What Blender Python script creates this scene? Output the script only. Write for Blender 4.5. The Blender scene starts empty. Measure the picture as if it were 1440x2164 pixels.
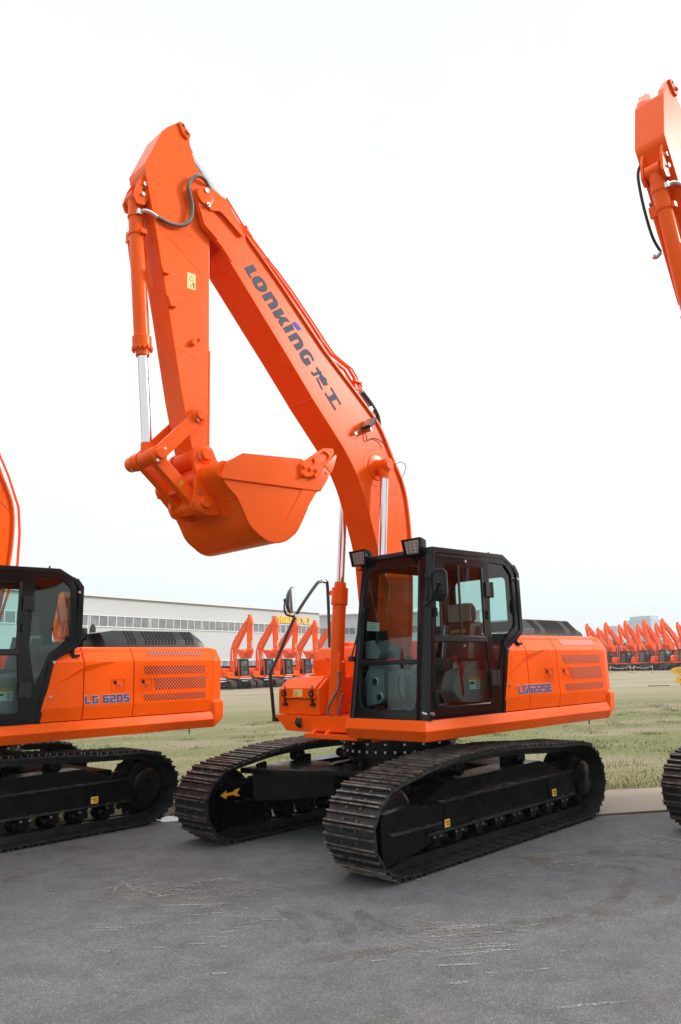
import bpy, bmesh, math, random
from math import pi, sin, cos, radians, sqrt, atan2
from mathutils import Matrix, Vector
random.seed(7)
S = bpy.context.scene
COL = S.collection
# ------------------------------------------------------------------ helpers
def catmull(pts, n=6, closed=False):
    P = [Vector(p) for p in pts]
    out = []
    m = len(P)
    for i in range(m if closed else m - 1):
        a = P[(i - 1) % m] if (closed or i > 0) else P[0] * 2 - P[1]
        b, c = P[i % m], P[(i + 1) % m]
        d = P[(i + 2) % m] if (closed or i + 2 < m) else P[-1] * 2 - P[-2]
        for k in range(n):
            t = k / n
            out.append(0.5 * ((2 * b) + (c - a) * t + (2 * a - 5 * b + 4 * c - d) * t * t + (3 * b - a - 3 * c + d) * t ** 3))
    if not closed:
        out.append(P[-1])
    return out

def rp(pts, r, n=4):
    """round the corners of a polygon; r a number or one per corner"""
    out = []
    m = len(pts)
    for i in range(m):
        rr = r[i] if isinstance(r, (list, tuple)) else r
        p = Vector(pts[i]); a = Vector(pts[i - 1]); b = Vector(pts[(i + 1) % m])
        u = a - p; v = b - p
        lu, lv = u.length, v.length
        if rr <= 0 or lu < 1e-6 or lv < 1e-6:
            out.append(tuple(p)); continue
        u /= lu; v /= lv
        ang = math.acos(max(-1, min(1, u.dot(v))))
        if ang > 3.0:
            out.append(tuple(p)); continue
        d = min(rr / math.tan(ang / 2), lu * .48, lv * .48)
        A = p + u * d; B = p + v * d
        for k in range(n + 1):
            t = k / n
            out.append(tuple(A * (1 - t) ** 2 + p * (2 * t * (1 - t)) + B * t * t))
    return out

def circ(c, r, n=24):
    return [(c[0] + r * cos(2 * pi * k / n), c[1] + r * sin(2 * pi * k / n)) for k in range(n)]

class MB:
    def __init__(s):
        s.v = []; s.f = []; s.m = []
    def add(s, vs, fs, m=0):
        o = len(s.v)
        s.v += [tuple(v) for v in vs]
        s.f += [tuple(i + o for i in f) for f in fs]
        s.m += [m] * len(fs)
        return s
    def box(s, x0, x1, y0, y1, z0, z1, m=0):
        v = [(x, y, z) for x in (x0, x1) for y in (y0, y1) for z in (z0, z1)]
        return s.add(v, [(0, 1, 3, 2), (4, 6, 7, 5), (0, 4, 5, 1), (2, 3, 7, 6), (0, 2, 6, 4), (1, 5, 7, 3)], m)
    def prism(s, poly, a, b, m=0, ax='y'):
        n = len(poly)
        def P(u, w, t):
            return (u, t, w) if ax == 'y' else ((t, u, w) if ax == 'x' else (u, w, t))
        v = [P(u, w, a) for u, w in poly] + [P(u, w, b) for u, w in poly]
        f = [tuple(range(n)), tuple(range(2 * n - 1, n - 1, -1))]
        f += [(i, (i + 1) % n, n + (i + 1) % n, n + i) for i in range(n)]
        return s.add(v, f, m)
    def loft(s, rings, m=0, caps=True, closed=True):
        n = len(rings[0]); v = []; f = []
        for r in rings:
            v += [tuple(p) for p in r]
        for k in range(len(rings) - 1):
            for i in range(n if closed else n - 1):
                j = (i + 1) % n
                f.append((k * n + i, k * n + j, (k + 1) * n + j, (k + 1) * n + i))
        if caps:
            f.append(tuple(range(n))); f.append(tuple((len(rings) - 1) * n + i for i in reversed(range(n))))
        return s.add(v, f, m)
    def cyl(s, p0, p1, r0, r1=None, n=20, m=0, caps=True):
        r1 = r0 if r1 is None else r1
        p0 = Vector(p0); p1 = Vector(p1); d = (p1 - p0).normalized()
        u = d.orthogonal().normalized(); w = d.cross(u)
        R = [[p + (u * cos(2 * pi * k / n) + w * sin(2 * pi * k / n)) * r for k in range(n)] for p, r in ((p0, r0), (p1, r1))]
        return s.loft(R, m, caps)
    def revol(s, p0, d, prof, n=24, m=0):
        """prof: list of (distance along d, radius)"""
        p0 = Vector(p0); d = Vector(d).normalized(); u = d.orthogonal().normalized(); w = d.cross(u)
        R = [[p0 + d * t + (u * cos(2 * pi * k / n) + w * sin(2 * pi * k / n)) * r for k in range(n)] for t, r in prof]
        return s.loft(R, m, True)
    def tube(s, pts, r, n=8, m=0, sm=0, rf=None):
        P = catmull(pts, sm) if sm else [Vector(p) for p in pts]
        R = []; u = None
        for i, p in enumerate(P):
            d = (P[min(i + 1, len(P) - 1)] - P[max(i - 1, 0)]).normalized()
            if u is None: u = d.orthogonal().normalized()
            u = (u - d * u.dot(d)).normalized(); w = d.cross(u)
            rr = rf(i) if rf else r
            R.append([p + (u * cos(2 * pi * k / n) + w * sin(2 * pi * k / n)) * rr for k in range(n)])
        return s.loft(R, m, True)
    def coil(s, pts, r, pitch, m=0, sm=8):
        """spring guarded hose: a ribbed tube"""
        P = catmull(pts, sm); Q = [P[0]]; acc = 0
        step = pitch / 2
        for a, b in zip(P, P[1:]):
            L = (b - a).length; t = step - acc
            while t <= L:
                Q.append(a.lerp(b, t / L)); t += step
            acc = L - (t - step)
        f0 = len(s.m)
        s.tube(Q, r, 10, m, 0, lambda i: r * (1.0 if i % 4 in (1, 2) else .76))
        for q in range(f0, len(s.m)):
            if ((q - f0) // 10) % 4 not in (0, 1): s.m[q] = m + 1
        return s
    def sweep(s, prof, path, m=0):
        """prof (outward, z) swept along an xy path, mitred"""
        R = []
        P = [Vector(p) for p in path]
        for i, p in enumerate(P):
            ns = []
            if i > 0: d = (P[i] - P[i - 1]).normalized(); ns.append(Vector((d.y, -d.x)))
            if i < len(P) - 1: d = (P[i + 1] - P[i]).normalized(); ns.append(Vector((d.y, -d.x)))
            nn = sum(ns, Vector((0, 0))); nn = nn / max(nn.length_squared, 1e-6) * len(ns) if len(ns) == 2 else nn
            if len(ns) == 2: nn = (ns[0] + ns[1]) / (1 + ns[0].dot(ns[1]))
            R.append([(p.x + nn.x * o, p.y + nn.y * o, z) for o, z in prof])
        return s.loft(R, m, True)
    def plate(s, outer, holes, t, place, m=0, bev=0):
        """filled outline with holes, thickness t, bevelled rim; place(u, v, w) -> xyz"""
        cu = bpy.data.curves.new('tmp', 'CURVE'); cu.dimensions = '2D'; cu.fill_mode = 'BOTH'
        for L in [outer] + list(holes):
            sp = cu.splines.new('POLY'); sp.points.add(len(L) - 1); sp.use_cyclic_u = True
            for q, (a, b) in zip(sp.points, L): q.co = (a, b, 0, 1)
        cu.extrude = max(t / 2 - bev, 0.0002); cu.bevel_depth = bev; cu.bevel_resolution = 1; cu.offset = -bev
        return s._curve(cu, place, m)
    def text(s, body, size, place, m=0, t=.004, offset=0.0, width=None, shear=0):
        cu = bpy.data.curves.new('tmp', 'FONT'); cu.body = body; cu.size = size; cu.extrude = t / 2; cu.offset = offset; cu.shear = shear
        o0 = len(s.v)
        s._curve(cu, lambda a, b, c: (a, b, c), m)
        V = s.v[o0:]
        x0 = min(v[0] for v in V); x1 = max(v[0] for v in V); y0 = min(v[1] for v in V)
        k = 1 if width is None else width / (x1 - x0)
        s.v[o0:] = [tuple(place((v[0] - x0) * k, v[1] - y0, v[2])) for v in V]
        return s
    def _curve(s, cu, place, m):
        o = bpy.data.objects.new('tmp', cu); COL.objects.link(o)
        dg = bpy.context.evaluated_depsgraph_get()
        me = bpy.data.meshes.new_from_object(o.evaluated_get(dg))
        s.add([place(*v.co) for v in me.vertices], [tuple(p.vertices) for p in me.polygons], m)
        bpy.data.objects.remove(o); bpy.data.curves.remove(cu); bpy.data.meshes.remove(me)
        return s
    def block(s, body, x0, width, h, place, m=0, t=.004, grow=0.0):
        """angular block letters from a 3 x 5 cell grid, no overlapping faces"""
        F = {'L': 'x..x..x..x..xxx', 'G': 'xxxx..x.xx.xxxx', '6': 'xxxx..xxxx.xxxx', '2': 'xxx..xxxxx..xxx', '5': 'xxxx..xxx..xxxx', 'E': 'xxxx..xxxx..xxx', '0': 'xxxx.xx.xx.xxxx', ' ': '.' * 15}
        n = sum(.45 if c == ' ' else 1 for c in body); cw = width / n; u = 0
        g = h * .23
        for c in body:
            if c == ' ': u += cw * .45; continue
            w = cw * .84; sx = cw * .27
            X = [u - grow, u + sx + grow, u + w - sx - grow, u + w + grow]; q = (h - 3 * g) / 2
            Z = [h + grow, h - g - grow, h - g - q + grow, h - 2 * g - q - grow, g + grow, -grow]
            b = F[c]
            for r in range(5):
                k = 0
                while k < 3:
                    if b[r * 3 + k] == 'x':
                        e = k
                        while e < 2 and b[r * 3 + e + 1] == 'x': e += 1
                        P = [(X[k], Z[r + 1]), (X[e + 1], Z[r + 1]), (X[e + 1], Z[r]), (X[k], Z[r])]
                        s.add([place(x0 + a, z, d) for d in (0, t) for a, z in P], [(0, 1, 2, 3), (4, 5, 6, 7), (0, 1, 5, 4), (1, 2, 6, 5), (2, 3, 7, 6), (3, 0, 4, 7)], m); k = e
                    k += 1
            u += cw
        return s
    def mesh(s, name, mats, bev=0, ang=35, seg=2, bang=.6):
        me = bpy.data.meshes.new(name)
        me.from_pydata(s.v, [], s.f)
        for a in (mats if isinstance(mats, (list, tuple)) else [mats]): me.materials.append(a)
        me.polygons.foreach_set('material_index', s.m)
        bm = bmesh.new(); bm.from_mesh(me)
        bmesh.ops.recalc_face_normals(bm, faces=bm.faces)
        if bev:
            ed = [e for e in bm.edges if len(e.link_faces) == 2 and e.calc_face_angle(0) > bang]
            bmesh.ops.bevel(bm, geom=ed, offset=bev, segments=seg, profile=.6, affect='EDGES', clamp_overlap=True)
        for f in bm.faces: f.smooth = True
        bm.to_mesh(me); bm.free()
        me.set_sharp_from_angle(angle=radians(ang))
        return me

def thing(name, label, cat, loc=(0, 0, 0), rz=0, group=None):
    o = bpy.data.objects.new(name, None); COL.objects.link(o)
    o.empty_display_size = .3
    o.location = loc; o.rotation_euler = (0, 0, rz)
    o['label'] = label; o['category'] = cat
    if group: o['group'] = group
    return o
def obj(name, mb, mats, parent=None, bev=0, ang=35, label=None, seg=2, bang=.6):
    o = bpy.data.objects.new(name, mb.mesh(name, mats, bev, ang, seg, bang)); COL.objects.link(o)
    if bev:                                     # flat faces keep flat shading next to their bevels
        wn = o.modifiers.new('wn', 'WEIGHTED_NORMAL'); wn.keep_sharp = True; wn.weight = 100
        me = bpy.data.meshes.new_from_object(o.evaluated_get(bpy.context.evaluated_depsgraph_get()))
        o.modifiers.clear(); old = o.data; o.data = me; bpy.data.meshes.remove(old); me.name = name
    if parent: o.parent = parent
    if label: o['label'] = label
    return o
def each(name, mb, mats, parent, **k):
    """every loose piece of mb becomes an object of its own"""
    par = list(range(len(mb.v)))
    def root(i):
        while par[i] != i: par[i] = par[par[i]]; i = par[i]
        return i
    for f in mb.f:
        for i in f[1:]: par[root(i)] = root(f[0])
    G = {}
    for f, m in zip(mb.f, mb.m): G.setdefault(root(f[0]), []).append((f, m))
    for fs in G.values():
        b = MB(); ix = {}
        for f, m in fs:
            for i in f:
                if i not in ix: ix[i] = len(b.v); b.v.append(mb.v[i])
            b.f.append(tuple(ix[i] for i in f)); b.m.append(m)
        obj(name, b, mats, parent, **k)
def tag(o, label, cat, group=None):
    o['label'] = label; o['category'] = cat
    if group: o['group'] = group
    return o
def struct(name, mb, mats, kind='structure', **k):
    o = obj(name, mb, mats, **k); o['kind'] = kind; return o

# ------------------------------------------------------------------ materials
def mat(name, col, rough=.5, metal=0, coat=0, spec=.5, var=0, vscale=3, bump=0, bscale=40, rvar=0, col2=None, croug=.08):
    m = bpy.data.materials.new(name); m.use_nodes = True
    nt = m.node_tree; N = nt.nodes; L = nt.links
    b = N['Principled BSDF']
    b.inputs['Base Color'].default_value = (*col, 1); b.inputs['Roughness'].default_value = rough
    b.inputs['Metallic'].default_value = metal; b.inputs['Coat Weight'].default_value = coat
    b.inputs['Coat Roughness'].default_value = croug; b.inputs['Specular IOR Level'].default_value = spec
    if var or col2 or bump or rvar:
        tc = N.new('ShaderNodeTexCoord')
        nz = N.new('ShaderNodeTexNoise'); nz.inputs['Scale'].default_value = vscale; nz.inputs['Detail'].default_value = 6
        nz.inputs['Roughness'].default_value = .65
        L.new(tc.outputs['Object'], nz.inputs['Vector'])
        if var or col2:
            r = N.new('ShaderNodeValToRGB')
            c2 = col2 or tuple(c * (1 - var) for c in col)
            r.color_ramp.elements[0].position = .35; r.color_ramp.elements[1].position = .68
            r.color_ramp.elements[0].color = (*c2, 1); r.color_ramp.elements[1].color = (*col, 1)
            L.new(nz.outputs['Fac'], r.inputs['Fac']); L.new(r.outputs['Color'], b.inputs['Base Color'])
        if rvar:
            mr = N.new('ShaderNodeMapRange'); mr.inputs['To Min'].default_value = rough - rvar; mr.inputs['To Max'].default_value = rough + rvar
            mr.inputs['From Min'].default_value = .3; mr.inputs['From Max'].default_value = .7
            L.new(nz.outputs['Fac'], mr.inputs['Value']); L.new(mr.outputs['Result'], b.inputs['Roughness'])
        if bump:
            n2 = N.new('ShaderNodeTexNoise'); n2.inputs['Scale'].default_value = bscale; n2.inputs['Detail'].default_value = 3
            L.new(tc.outputs['Object'], n2.inputs['Vector'])
            bp = N.new('ShaderNodeBump'); bp.inputs['Strength'].default_value = bump; bp.inputs['Distance'].default_value = .01
            L.new(n2.outputs['Fac'], bp.inputs['Height']); L.new(bp.outputs['Normal'], b.inputs['Normal'])
    return m

OR = (.95, .112, .0035)
M_OR = mat('orange_paint', OR, .28, coat=.0, var=.04, vscale=1.5, rvar=.05, bump=.012, bscale=9, croug=.15, spec=.19)
M_BLK = mat('black_paint', (.010, .010, .011), .32, coat=.3, rvar=.06, vscale=3, croug=.15)
M_CAB = mat('cab_black', (.006, .006, .007), .16, coat=.0, spec=.27, rvar=.05, vscale=2, croug=.1)
M_UND = mat('undercarriage_black', (.0025, .0025, .003), .26, coat=.0, spec=.2, col2=(.006, .0055, .005), vscale=5, rvar=.1, bump=.05, bscale=25, croug=.2)
M_PLA = mat('black_plastic', (.012, .012, .013), .5)
M_COV = mat('cover_black', (.009, .010, .012), .32, coat=.0, spec=.22, rvar=.05, croug=.2)
M_SHOE = mat('shoe_steel', (.028, .029, .032), .44, metal=.25, vscale=9, col2=(.012, .0115, .0115), rvar=.1, bump=.25, bscale=60)
M_GRO = mat('grouser_rust', (.25, .215, .185), .40, metal=.55, vscale=14, col2=(.026, .022, .020), rvar=.12, bump=.3, bscale=80)
M_CHR = mat('chrome_rod', (.66, .67, .70), .12, metal=1)
M_STL = mat('bright_steel', (.62, .62, .60), .3, metal=1)
M_EDG = mat('glossy_black_edge', (.020, .020, .022), .24, spec=.7, rvar=.08, vscale=8)  # lighter, glossier black for the beam flanges
M_RUB = mat('hose_rubber', (.012, .012, .013), .55)
M_SPR = mat('spring_guard', (.26, .235, .20), .4, metal=.5)
M_YEL = mat('yellow_decal', (.86, .56, .07), .45)
M_PYEL = mat('pale_yellow_decal', (.85, .62, .22), .45)
M_AMB = mat('amber_decal', (.75, .33, .02), .45)
M_WHT = mat('white_decal', (.78, .78, .76), .5)
M_INK = mat('ink_dark', (.02, .02, .02), .5)
M_LET = mat('letter_grey', (.075, .095, .125), .6, spec=.12)
M_BLU = mat('letter_blue', (.10, .11, .50), .6, spec=.12)
M_SIL = mat('letter_silver', (.74, .72, .74), .25, metal=.5)
M_LBL = mat('letter_violet', (.07, .07, .26), .35, coat=.3, var=.5, vscale=25)
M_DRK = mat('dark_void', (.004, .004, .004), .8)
M_GRY = mat('cab_grey_plastic', (.24, .265, .265), .5, bump=.1, bscale=150)
M_SEAT = mat('seat_fabric', (.075, .072, .072), .7, bump=.2, bscale=120)
M_FILM = mat('seat_film', (.38, .40, .40), .25, coat=.6, bump=.6, bscale=14)
M_RED = mat('red_plastic', (.55, .02, .02), .4)
M_MIR = mat('mirror_glass', (.85, .87, .88), .02, metal=1)
M_LED = mat('led_lens', (.45, .45, .44), .12, metal=.6, bump=.8, bscale=90)
M_PAPER = mat('paper', (.72, .82, .78), .6)
M_GRN = mat('green_print', (.03, .22, .10), .6)

def glass_mat(name, tint, fres=.05, gmax=.9):
    m = bpy.data.materials.new(name); m.use_nodes = True
    nt = m.node_tree; N = nt.nodes; L = nt.links
    for n in list(N):
        if n.type != 'OUTPUT_MATERIAL': N.remove(n)
    out = [n for n in N if n.type == 'OUTPUT_MATERIAL'][0]
    t = N.new('ShaderNodeBsdfTransparent'); t.inputs['Color'].default_value = (*tint, 1)
    g = N.new('ShaderNodeBsdfGlossy'); g.inputs['Roughness'].default_value = .015
    fr = N.new('ShaderNodeFresnel'); fr.inputs['IOR'].default_value = 1.5
    mx = N.new('ShaderNodeMixShader')
    L.new(fr.outputs['Fac'], mx.inputs['Fac']); L.new(t.outputs['BSDF'], mx.inputs[1]); L.new(g.outputs['BSDF'], mx.inputs[2])
    L.new(mx.outputs['Shader'], out.inputs['Surface'])
    return m
M_GLS = glass_mat('cab_glass', (.82, .94, .925))

def perforated():
    m = mat('perforated_orange', OR, .42, coat=.3)
    nt = m.node_tree; N = nt.nodes; L = nt.links; b = N['Principled BSDF']
    tc = N.new('ShaderNodeTexCoord'); mp = N.new('ShaderNodeMapping'); mp.vector_type = 'POINT'
    mp.inputs['Rotation'].default_value = (0, radians(45), 0); mp.inputs['Scale'].default_value = (1, 0, 1)
    L.new(tc.outputs['Object'], mp.inputs['Vector'])
    v = N.new('ShaderNodeTexVoronoi'); v.inputs['Scale'].default_value = 31; v.inputs['Randomness'].default_value = 0
    L.new(mp.outputs['Vector'], v.inputs['Vector'])
    r = N.new('ShaderNodeValToRGB'); r.color_ramp.interpolation = 'CONSTANT'
    r.color_ramp.elements[0].color = (.045, .007, .003, 1); r.color_ramp.elements[1].color = (*OR, 1); r.color_ramp.elements[1].position = .42
    L.new(v.outputs['Distance'], r.inputs['Fac']); L.new(r.outputs['Color'], b.inputs['Base Color'])
    return m
M_PERF = perforated()
SKYK = 23.8; SUNE = 3.0; SIGNX = 63.6; HAZE = .0005
RLOC = (-3.1, 4.07, 0); RROT = radians(-9); RYAW = radians(2.8); RBOOM = radians(3.9); RT = (-.35, .1); RARM = radians(-14)
# ------------------------------------------------------------------ the excavator (x forward, y left, z up, origin under the swing centre)
PHI = radians(-1.2)
ROOT = thing('excavator', 'large orange excavator in the middle, whole from tracks to raised boom, lettered LG6225E', 'excavator')
PARTS = []            # (object, group of motion, shown on far machines)
def part(name, mb, mats, grp='U', far=False, **k):
    o = obj(name, mb, mats, ROOT, **k)
    o.matrix_local = Matrix.Rotation(PHI, 4, 'Z') if grp in 'UABC' else Matrix()
    PARTS.append((o, grp, far))
    return o
sub = obj
PX = lambda y: (lambda u, v, w: (u, y + w, v))           # plate in xz
PXX = lambda x: (lambda u, v, w: (x + w, u, v))          # plate in yz

# ---- crawler tracks
LOOP = [(-1.72, 0), (-.9, 0), (0, 0), (.9, 0), (1.68, 0), (1.90, .045), (2.06, .16), (2.145, .30), (2.168, .43), (2.14, .56), (2.06, .68), (1.91, .795),
        (1.41, .90), (.93, .965), (.31, .986), (-.39, .974), (-1.1, .925), (-1.70, .90), (-1.93, .83), (-2.10, .68), (-2.185, .47), (-2.14, .27), (-2.03, .13), (-1.88, .035)]
def track(sg):
    loop = [Vector((p.x, p.y)) for p in catmull([(a, b, 0) for a, b in LOOP], 14, True)]
    n = len(loop)
    seg = [(loop[(i + 1) % n] - loop[i]).length for i in range(n)]
    per = sum(seg)
    NS = 46; pitch = per / NS
    def at(s):
        s %= per; i = 0
        while s > seg[i]: s -= seg[i]; i += 1
        return loop[i].lerp(loop[(i + 1) % n], s / seg[i])
    mb = MB(); yc = 1.19 * sg
    rnd = random.Random(3 + sg)
    for k in range(NS):
        s0 = k * pitch
        a = at(s0); b = at(s0 + pitch)
        d = (b - a).normalized(); nn = Vector((-d.y, d.x))       # points inward (loop runs counter-clockwise)
        c = (a + b) / 2 + nn * (-.004 if False else 0)
        def F(u, w, y): return (c.x + d.x * u + nn.x * w, yc + y, c.y + d.y * u + nn.y * w)
        def blk(u0, u1, w0, w1, y0, y1, m):
            v = [F(u, w, y) for u in (u0, u1) for w in (w0, w1) for y in (y0, y1)]
            mb.add(v, [(0, 1, 3, 2), (4, 6, 7, 5), (0, 4, 5, 1), (2, 3, 7, 6), (0, 2, 6, 4), (1, 5, 7, 3)], m)
        h = pitch / 2
        # shoe plate with turned-up ends
        pr = [(-h + .004, .030), (-h + .004, .042), (-h + .03, .050), (h - .03, .044), (h + .012, .052), (h + .012, .040), (h - .03, .030)]
        ring = [[F(u, w, y) for u, w in pr] for y in (-.3, .3)]
        mb.loft(ring, 0)
        for u in (-h + .022, 0.0, h - .022):
            j = rnd.uniform(-.003, .003)
            v = [[F(u + e, w, y) for e, w in ((-.015, .034), (-.009, .011), (.009, .011), (.015, .034))] for y in (-.298, .298)]
            mb.loft([v[0], v[1]], 0)
            v = [[F(u + e, w, y) for e, w in ((-.009, .0112), (-.007, j), (.007, j), (.009, .0112))] for y in (-.299, .299)]
            mb.loft([v[0], v[1]], 1)
        for u in (-h / 2, h / 2):                                 # bolts and mud slots between the grousers
            for y in (-.095, -.055, .055, .095)[::3] if False else (-.085, .085):
                blk(u - .013, u + .013, .020, .032, y - .013, y + .013, 3)
            blk(u - .014, u + .014, .027, .031, -.05, -.012, 2); blk(u - .014, u + .014, .027, .031, .012, .05, 2)
        for y in (-.085, .085):                                   # chain links
            blk(-h * .98, h * .98, .05, .125, y - .022, y + .022, 0)
        mb.cyl(F(h, .085, -.1), F(h, .085, .1), .03, n=8, m=0)
    belt = part('crawler_track', mb, [M_SHOE, M_GRO, M_DRK, M_STL2], 'T', True, ang=30)
    Y = lambda a, b: (min(a * sg, b * sg), max(a * sg, b * sg))
    # side frame
    m = MB()
    y0, y1 = Y(1.02, 1.385)
    m.prism([(1.42, .31), (1.42, .55), (-1.46, .56), (-1.60, .50), (-1.60, .36), (-1.46, .31)], y0, y1)
    q0, q1 = Y(1.03, 1.33)
    m.prism([(1.3, .55), (.9, .72), (-.9, .74), (-1.45, .56)], q0, q1)
    y2, y3 = Y(1.375, 1.41)
    fl = MB(); fl.prism([(1.3, .295), (1.3, .318), (-1.5, .328), (-1.5, .305)], min(sg * 1.386, sg * 1.415), max(sg * 1.386, sg * 1.415)); fl.prism([(1.1, .552), (1.1, .570), (-1.5, .580), (-1.5, .562)], min(sg * 1.34, sg * 1.405), max(sg * 1.34, sg * 1.405))
    for x in (1.0, -.95):                                         # raised end plates on the beam
        g0, g1 = Y(1.384, 1.398); m.box(x - .3, x + .02, g0, g1, .33, .54)
    g0, g1 = Y(1.0, 1.40)
    m.prism(rp([(1.36, .20), (1.93, .13), (1.95, .52), (1.90, .565), (1.42, .60), (1.36, .55)], .03), g0, g1)
    g0, g1 = Y(1.402, 1.435); fl.prism([(1.10, .375), (1.12, .40), (1.86, .40), (1.86, .38)], g0, g1)
    g0, g1 = Y(1.0, 1.385); m.prism([(1.0, .30), (1.36, .20), (1.36, .33), (1.0, .33)], g0, g1)
    sub('track_frame', m, M_UND, belt, bev=.010, ang=20, bang=.3)
    each('beam_flange', fl, M_EDG, belt, bev=.004)
    # idler, sprocket, rollers
    m = MB()
    m.revol((1.72, sg * 1.08, .43), (0, sg, 0), [(0, .30), (.02, .345), (.22, .345), (.24, .30)], 32)
    m.revol((1.72, sg * 1.02, .43), (0, sg, 0), [(0, .12), (.36, .12)], 20)
    sub('idler_wheel', m, M_UND, belt)
    m = MB(); g = []
    for k in range(42):
        r = .385 if k % 2 else .335
        g += [(-1.74 + r * cos(2 * pi * (k - .22) / 42), .47 + r * sin(2 * pi * (k - .22) / 42)), (-1.74 + r * cos(2 * pi * (k + .22) / 42), .47 + r * sin(2 * pi * (k + .22) / 42))]
    g0, g1 = Y(1.16, 1.22); m.prism(g, g0, g1)
    m.revol((-1.74, sg * 1.02, .47), (0, sg, 0), [(0, .30), (.14, .30), (.20, .29), (.31, .28), (.33, .275), (.345, .205), (.395, .195), (.41, .17)], 36)
    for k in range(26):
        a = 2 * pi * k / 26
        m.cyl((-1.74 + .245 * cos(a), sg * 1.35, .47 + .245 * sin(a)), (-1.74 + .245 * cos(a), sg * 1.375, .47 + .245 * sin(a)), .015, n=6)
    sub('drive_sprocket', m, M_UND, belt)
    for k in range(8):
        x = 1.16 - k * .345
        m = MB()
        m.revol((x, sg * 1.03, .20), (0, sg, 0), [(0, .06), (.03, .085), (.06, .09), (.07, .075), (.19, .075), (.20, .09), (.23, .085), (.26, .05), (.28, .045)], 16)
        g0, g1 = Y(1.33, 1.395); m.box(x - .055, x + .055, g0, g1, .19, .305)
        sub('track_roller', m, M_UND, belt)
    for x in (.55, -.62):
        m = MB()
        m.revol((x, sg * 1.10, .80), (0, sg, 0), [(0, .05), (.02, .07), (.16, .07), (.18, .05)], 14); g0, g1 = Y(1.0, 1.12); m.box(x - .05, x + .05, g0, g1, .66, .82)
        sub('carrier_roller', m, M_UND, belt)
    m = MB()                                                      # bright bolt heads along the rollers
    for k in range(8):
        for e in (-.05, .05):
            x = 1.16 - k * .345 + e; g0, g1 = Y(1.396, 1.41); m.box(x - .012, x + .012, g0, g1, .262, .282)
    each('roller_bolt', m, M_STL, belt)
    return belt
M_STL2 = mat('shoe_bolt', (.09, .085, .08), .4, metal=.6)
TL = track(1); TR = track(-1)
def decal_y(parent, name, y, x0, x1, z0, z1, m, lines=0):
    b = MB(); b.box(min(x0, x1), max(x0, x1), min(y, y + .003), max(y, y + .003), z0, z1)
    L = MB()
    o = sub(name, b, m, parent)
    for k in range(lines):
        zz = z1 - (k + 1) * (z1 - z0) / (lines + 1); w = abs(x1 - x0)
        L.box(min(x0, x1) + w * .15, max(x0, x1) - w * (.15 + .2 * (k % 2)), y + .003, y + .005, zz - .006, zz + .006)
    if lines: sub('print', L, M_INK, o)
    return o
decal_y(TL, 'warning_decal', 1.399, 1.035, .955, .33, .40, M_YEL, 2); decal_y(TL, 'notice_decal', 1.387, .885, .80, .365, .40, M_PYEL, 1)
decal_y(TL, 'warning_decal', 1.399, -.995, -1.085, .345, .42, M_YEL, 2)
b = MB(); b.prism([(1.87, .505), (1.79, .55), (1.79, .52), (1.70, .525), (1.66, .55), (1.60, .55), (1.645, .508), (1.60, .47), (1.655, .475), (1.70, .495), (1.79, .49), (1.79, .46)], -.9975, -.993)
sub('arrow_decal', b, M_AMB, TR)
for x, z, r in ((1.38, .30, .6), (.98, .34, 0), (.35, .36, 0)):
    b = MB(); c, s_ = cos(r), sin(r)
    b.prism([(x + c * u - s_ * v, z + s_ * u + c * v) for u, v in ((-.03, -.03), (.03, -.03), (.03, .03), (-.03, .03))], -1.019, -1.015); sub('amber_decal', b, M_AMB, TR)
# inner guard of the right frame as seen between the tracks
m = MB(); m.prism(rp([(1.25, .14), (1.93, .13), (1.95, .60), (1.55, .66), (1.25, .60)], .03), -1.03, -1.0); m.box(1.05, 1.7, -1.0, -.965, .40, .425); m.box(-1.3, 1.2, -1.03, -1.0, .30, .62)
sub('inner_guard', m, M_UND, TR, bev=.004)
# ---- centre frame
m = MB()
m.prism(rp([(.85, -.62), (.85, .62), (-.85, .62), (-.85, -.62)], .25), .46, .74, ax='z')
for sx in (1, -1):
    for sy in (1, -1):
        A = [(sx * .15, sy * .45, .44), (sx * .15, sy * .45, .78), (sx * .85, sy * .25, .78), (sx * .85, sy * .25, .44)]
        B = [(sx * .75, sy * 1.06, .38), (sx * .75, sy * 1.06, .66), (sx * 1.45, sy * 1.06, .66), (sx * 1.45, sy * 1.06, .38)]
        m.loft([A, B])
m.prism([(.95, -1.06), (1.55, -1.06), (1.35, -.3), (1.0, .3), (1.0, 1.06), (.6, 1.06), (.6, -1.06)], .70, .76, ax='z')
m.prism([(1.20, .80), (1.32, .78), (1.40, .62), (1.20, .60)], -1.06, -1.0)
CF = part('center_frame', m, M_UND, 'T', True, bev=.012)
m = MB(); m.revol((0, 0, .70), (0, 0, 1), [(0, .60), (.14, .60), (.15, .72), (.20, .72), (.205, .67), (.30, .67), (.305, .70), (.36, .70), (.38, .60)], 56)
SW = part('swing_bearing', m, M_UND, 'T', True)
m = MB()
for k in range(40):
    a = 2 * pi * k / 40
    m.cyl((.695 * cos(a), .695 * sin(a), .895), (.695 * cos(a), .695 * sin(a), .925), .014, n=6)
    if k % 2: m.cyl((.685 * cos(a), .685 * sin(a), .985), (.685 * cos(a), .685 * sin(a), 1.005), .014, n=6)
each('ring_bolt', m, M_STL, SW)
m = MB(); m.revol((.66, -.02, .76), (0, 0, 1), [(0, .035), (.03, .03), (.032, .014), (.1, .014)], 10); m.revol((.60, -.42, .88), (0, 1, 0), [(0, .05), (.12, .05)], 12)
each('grease_fitting', m, M_UND, SW)

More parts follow.
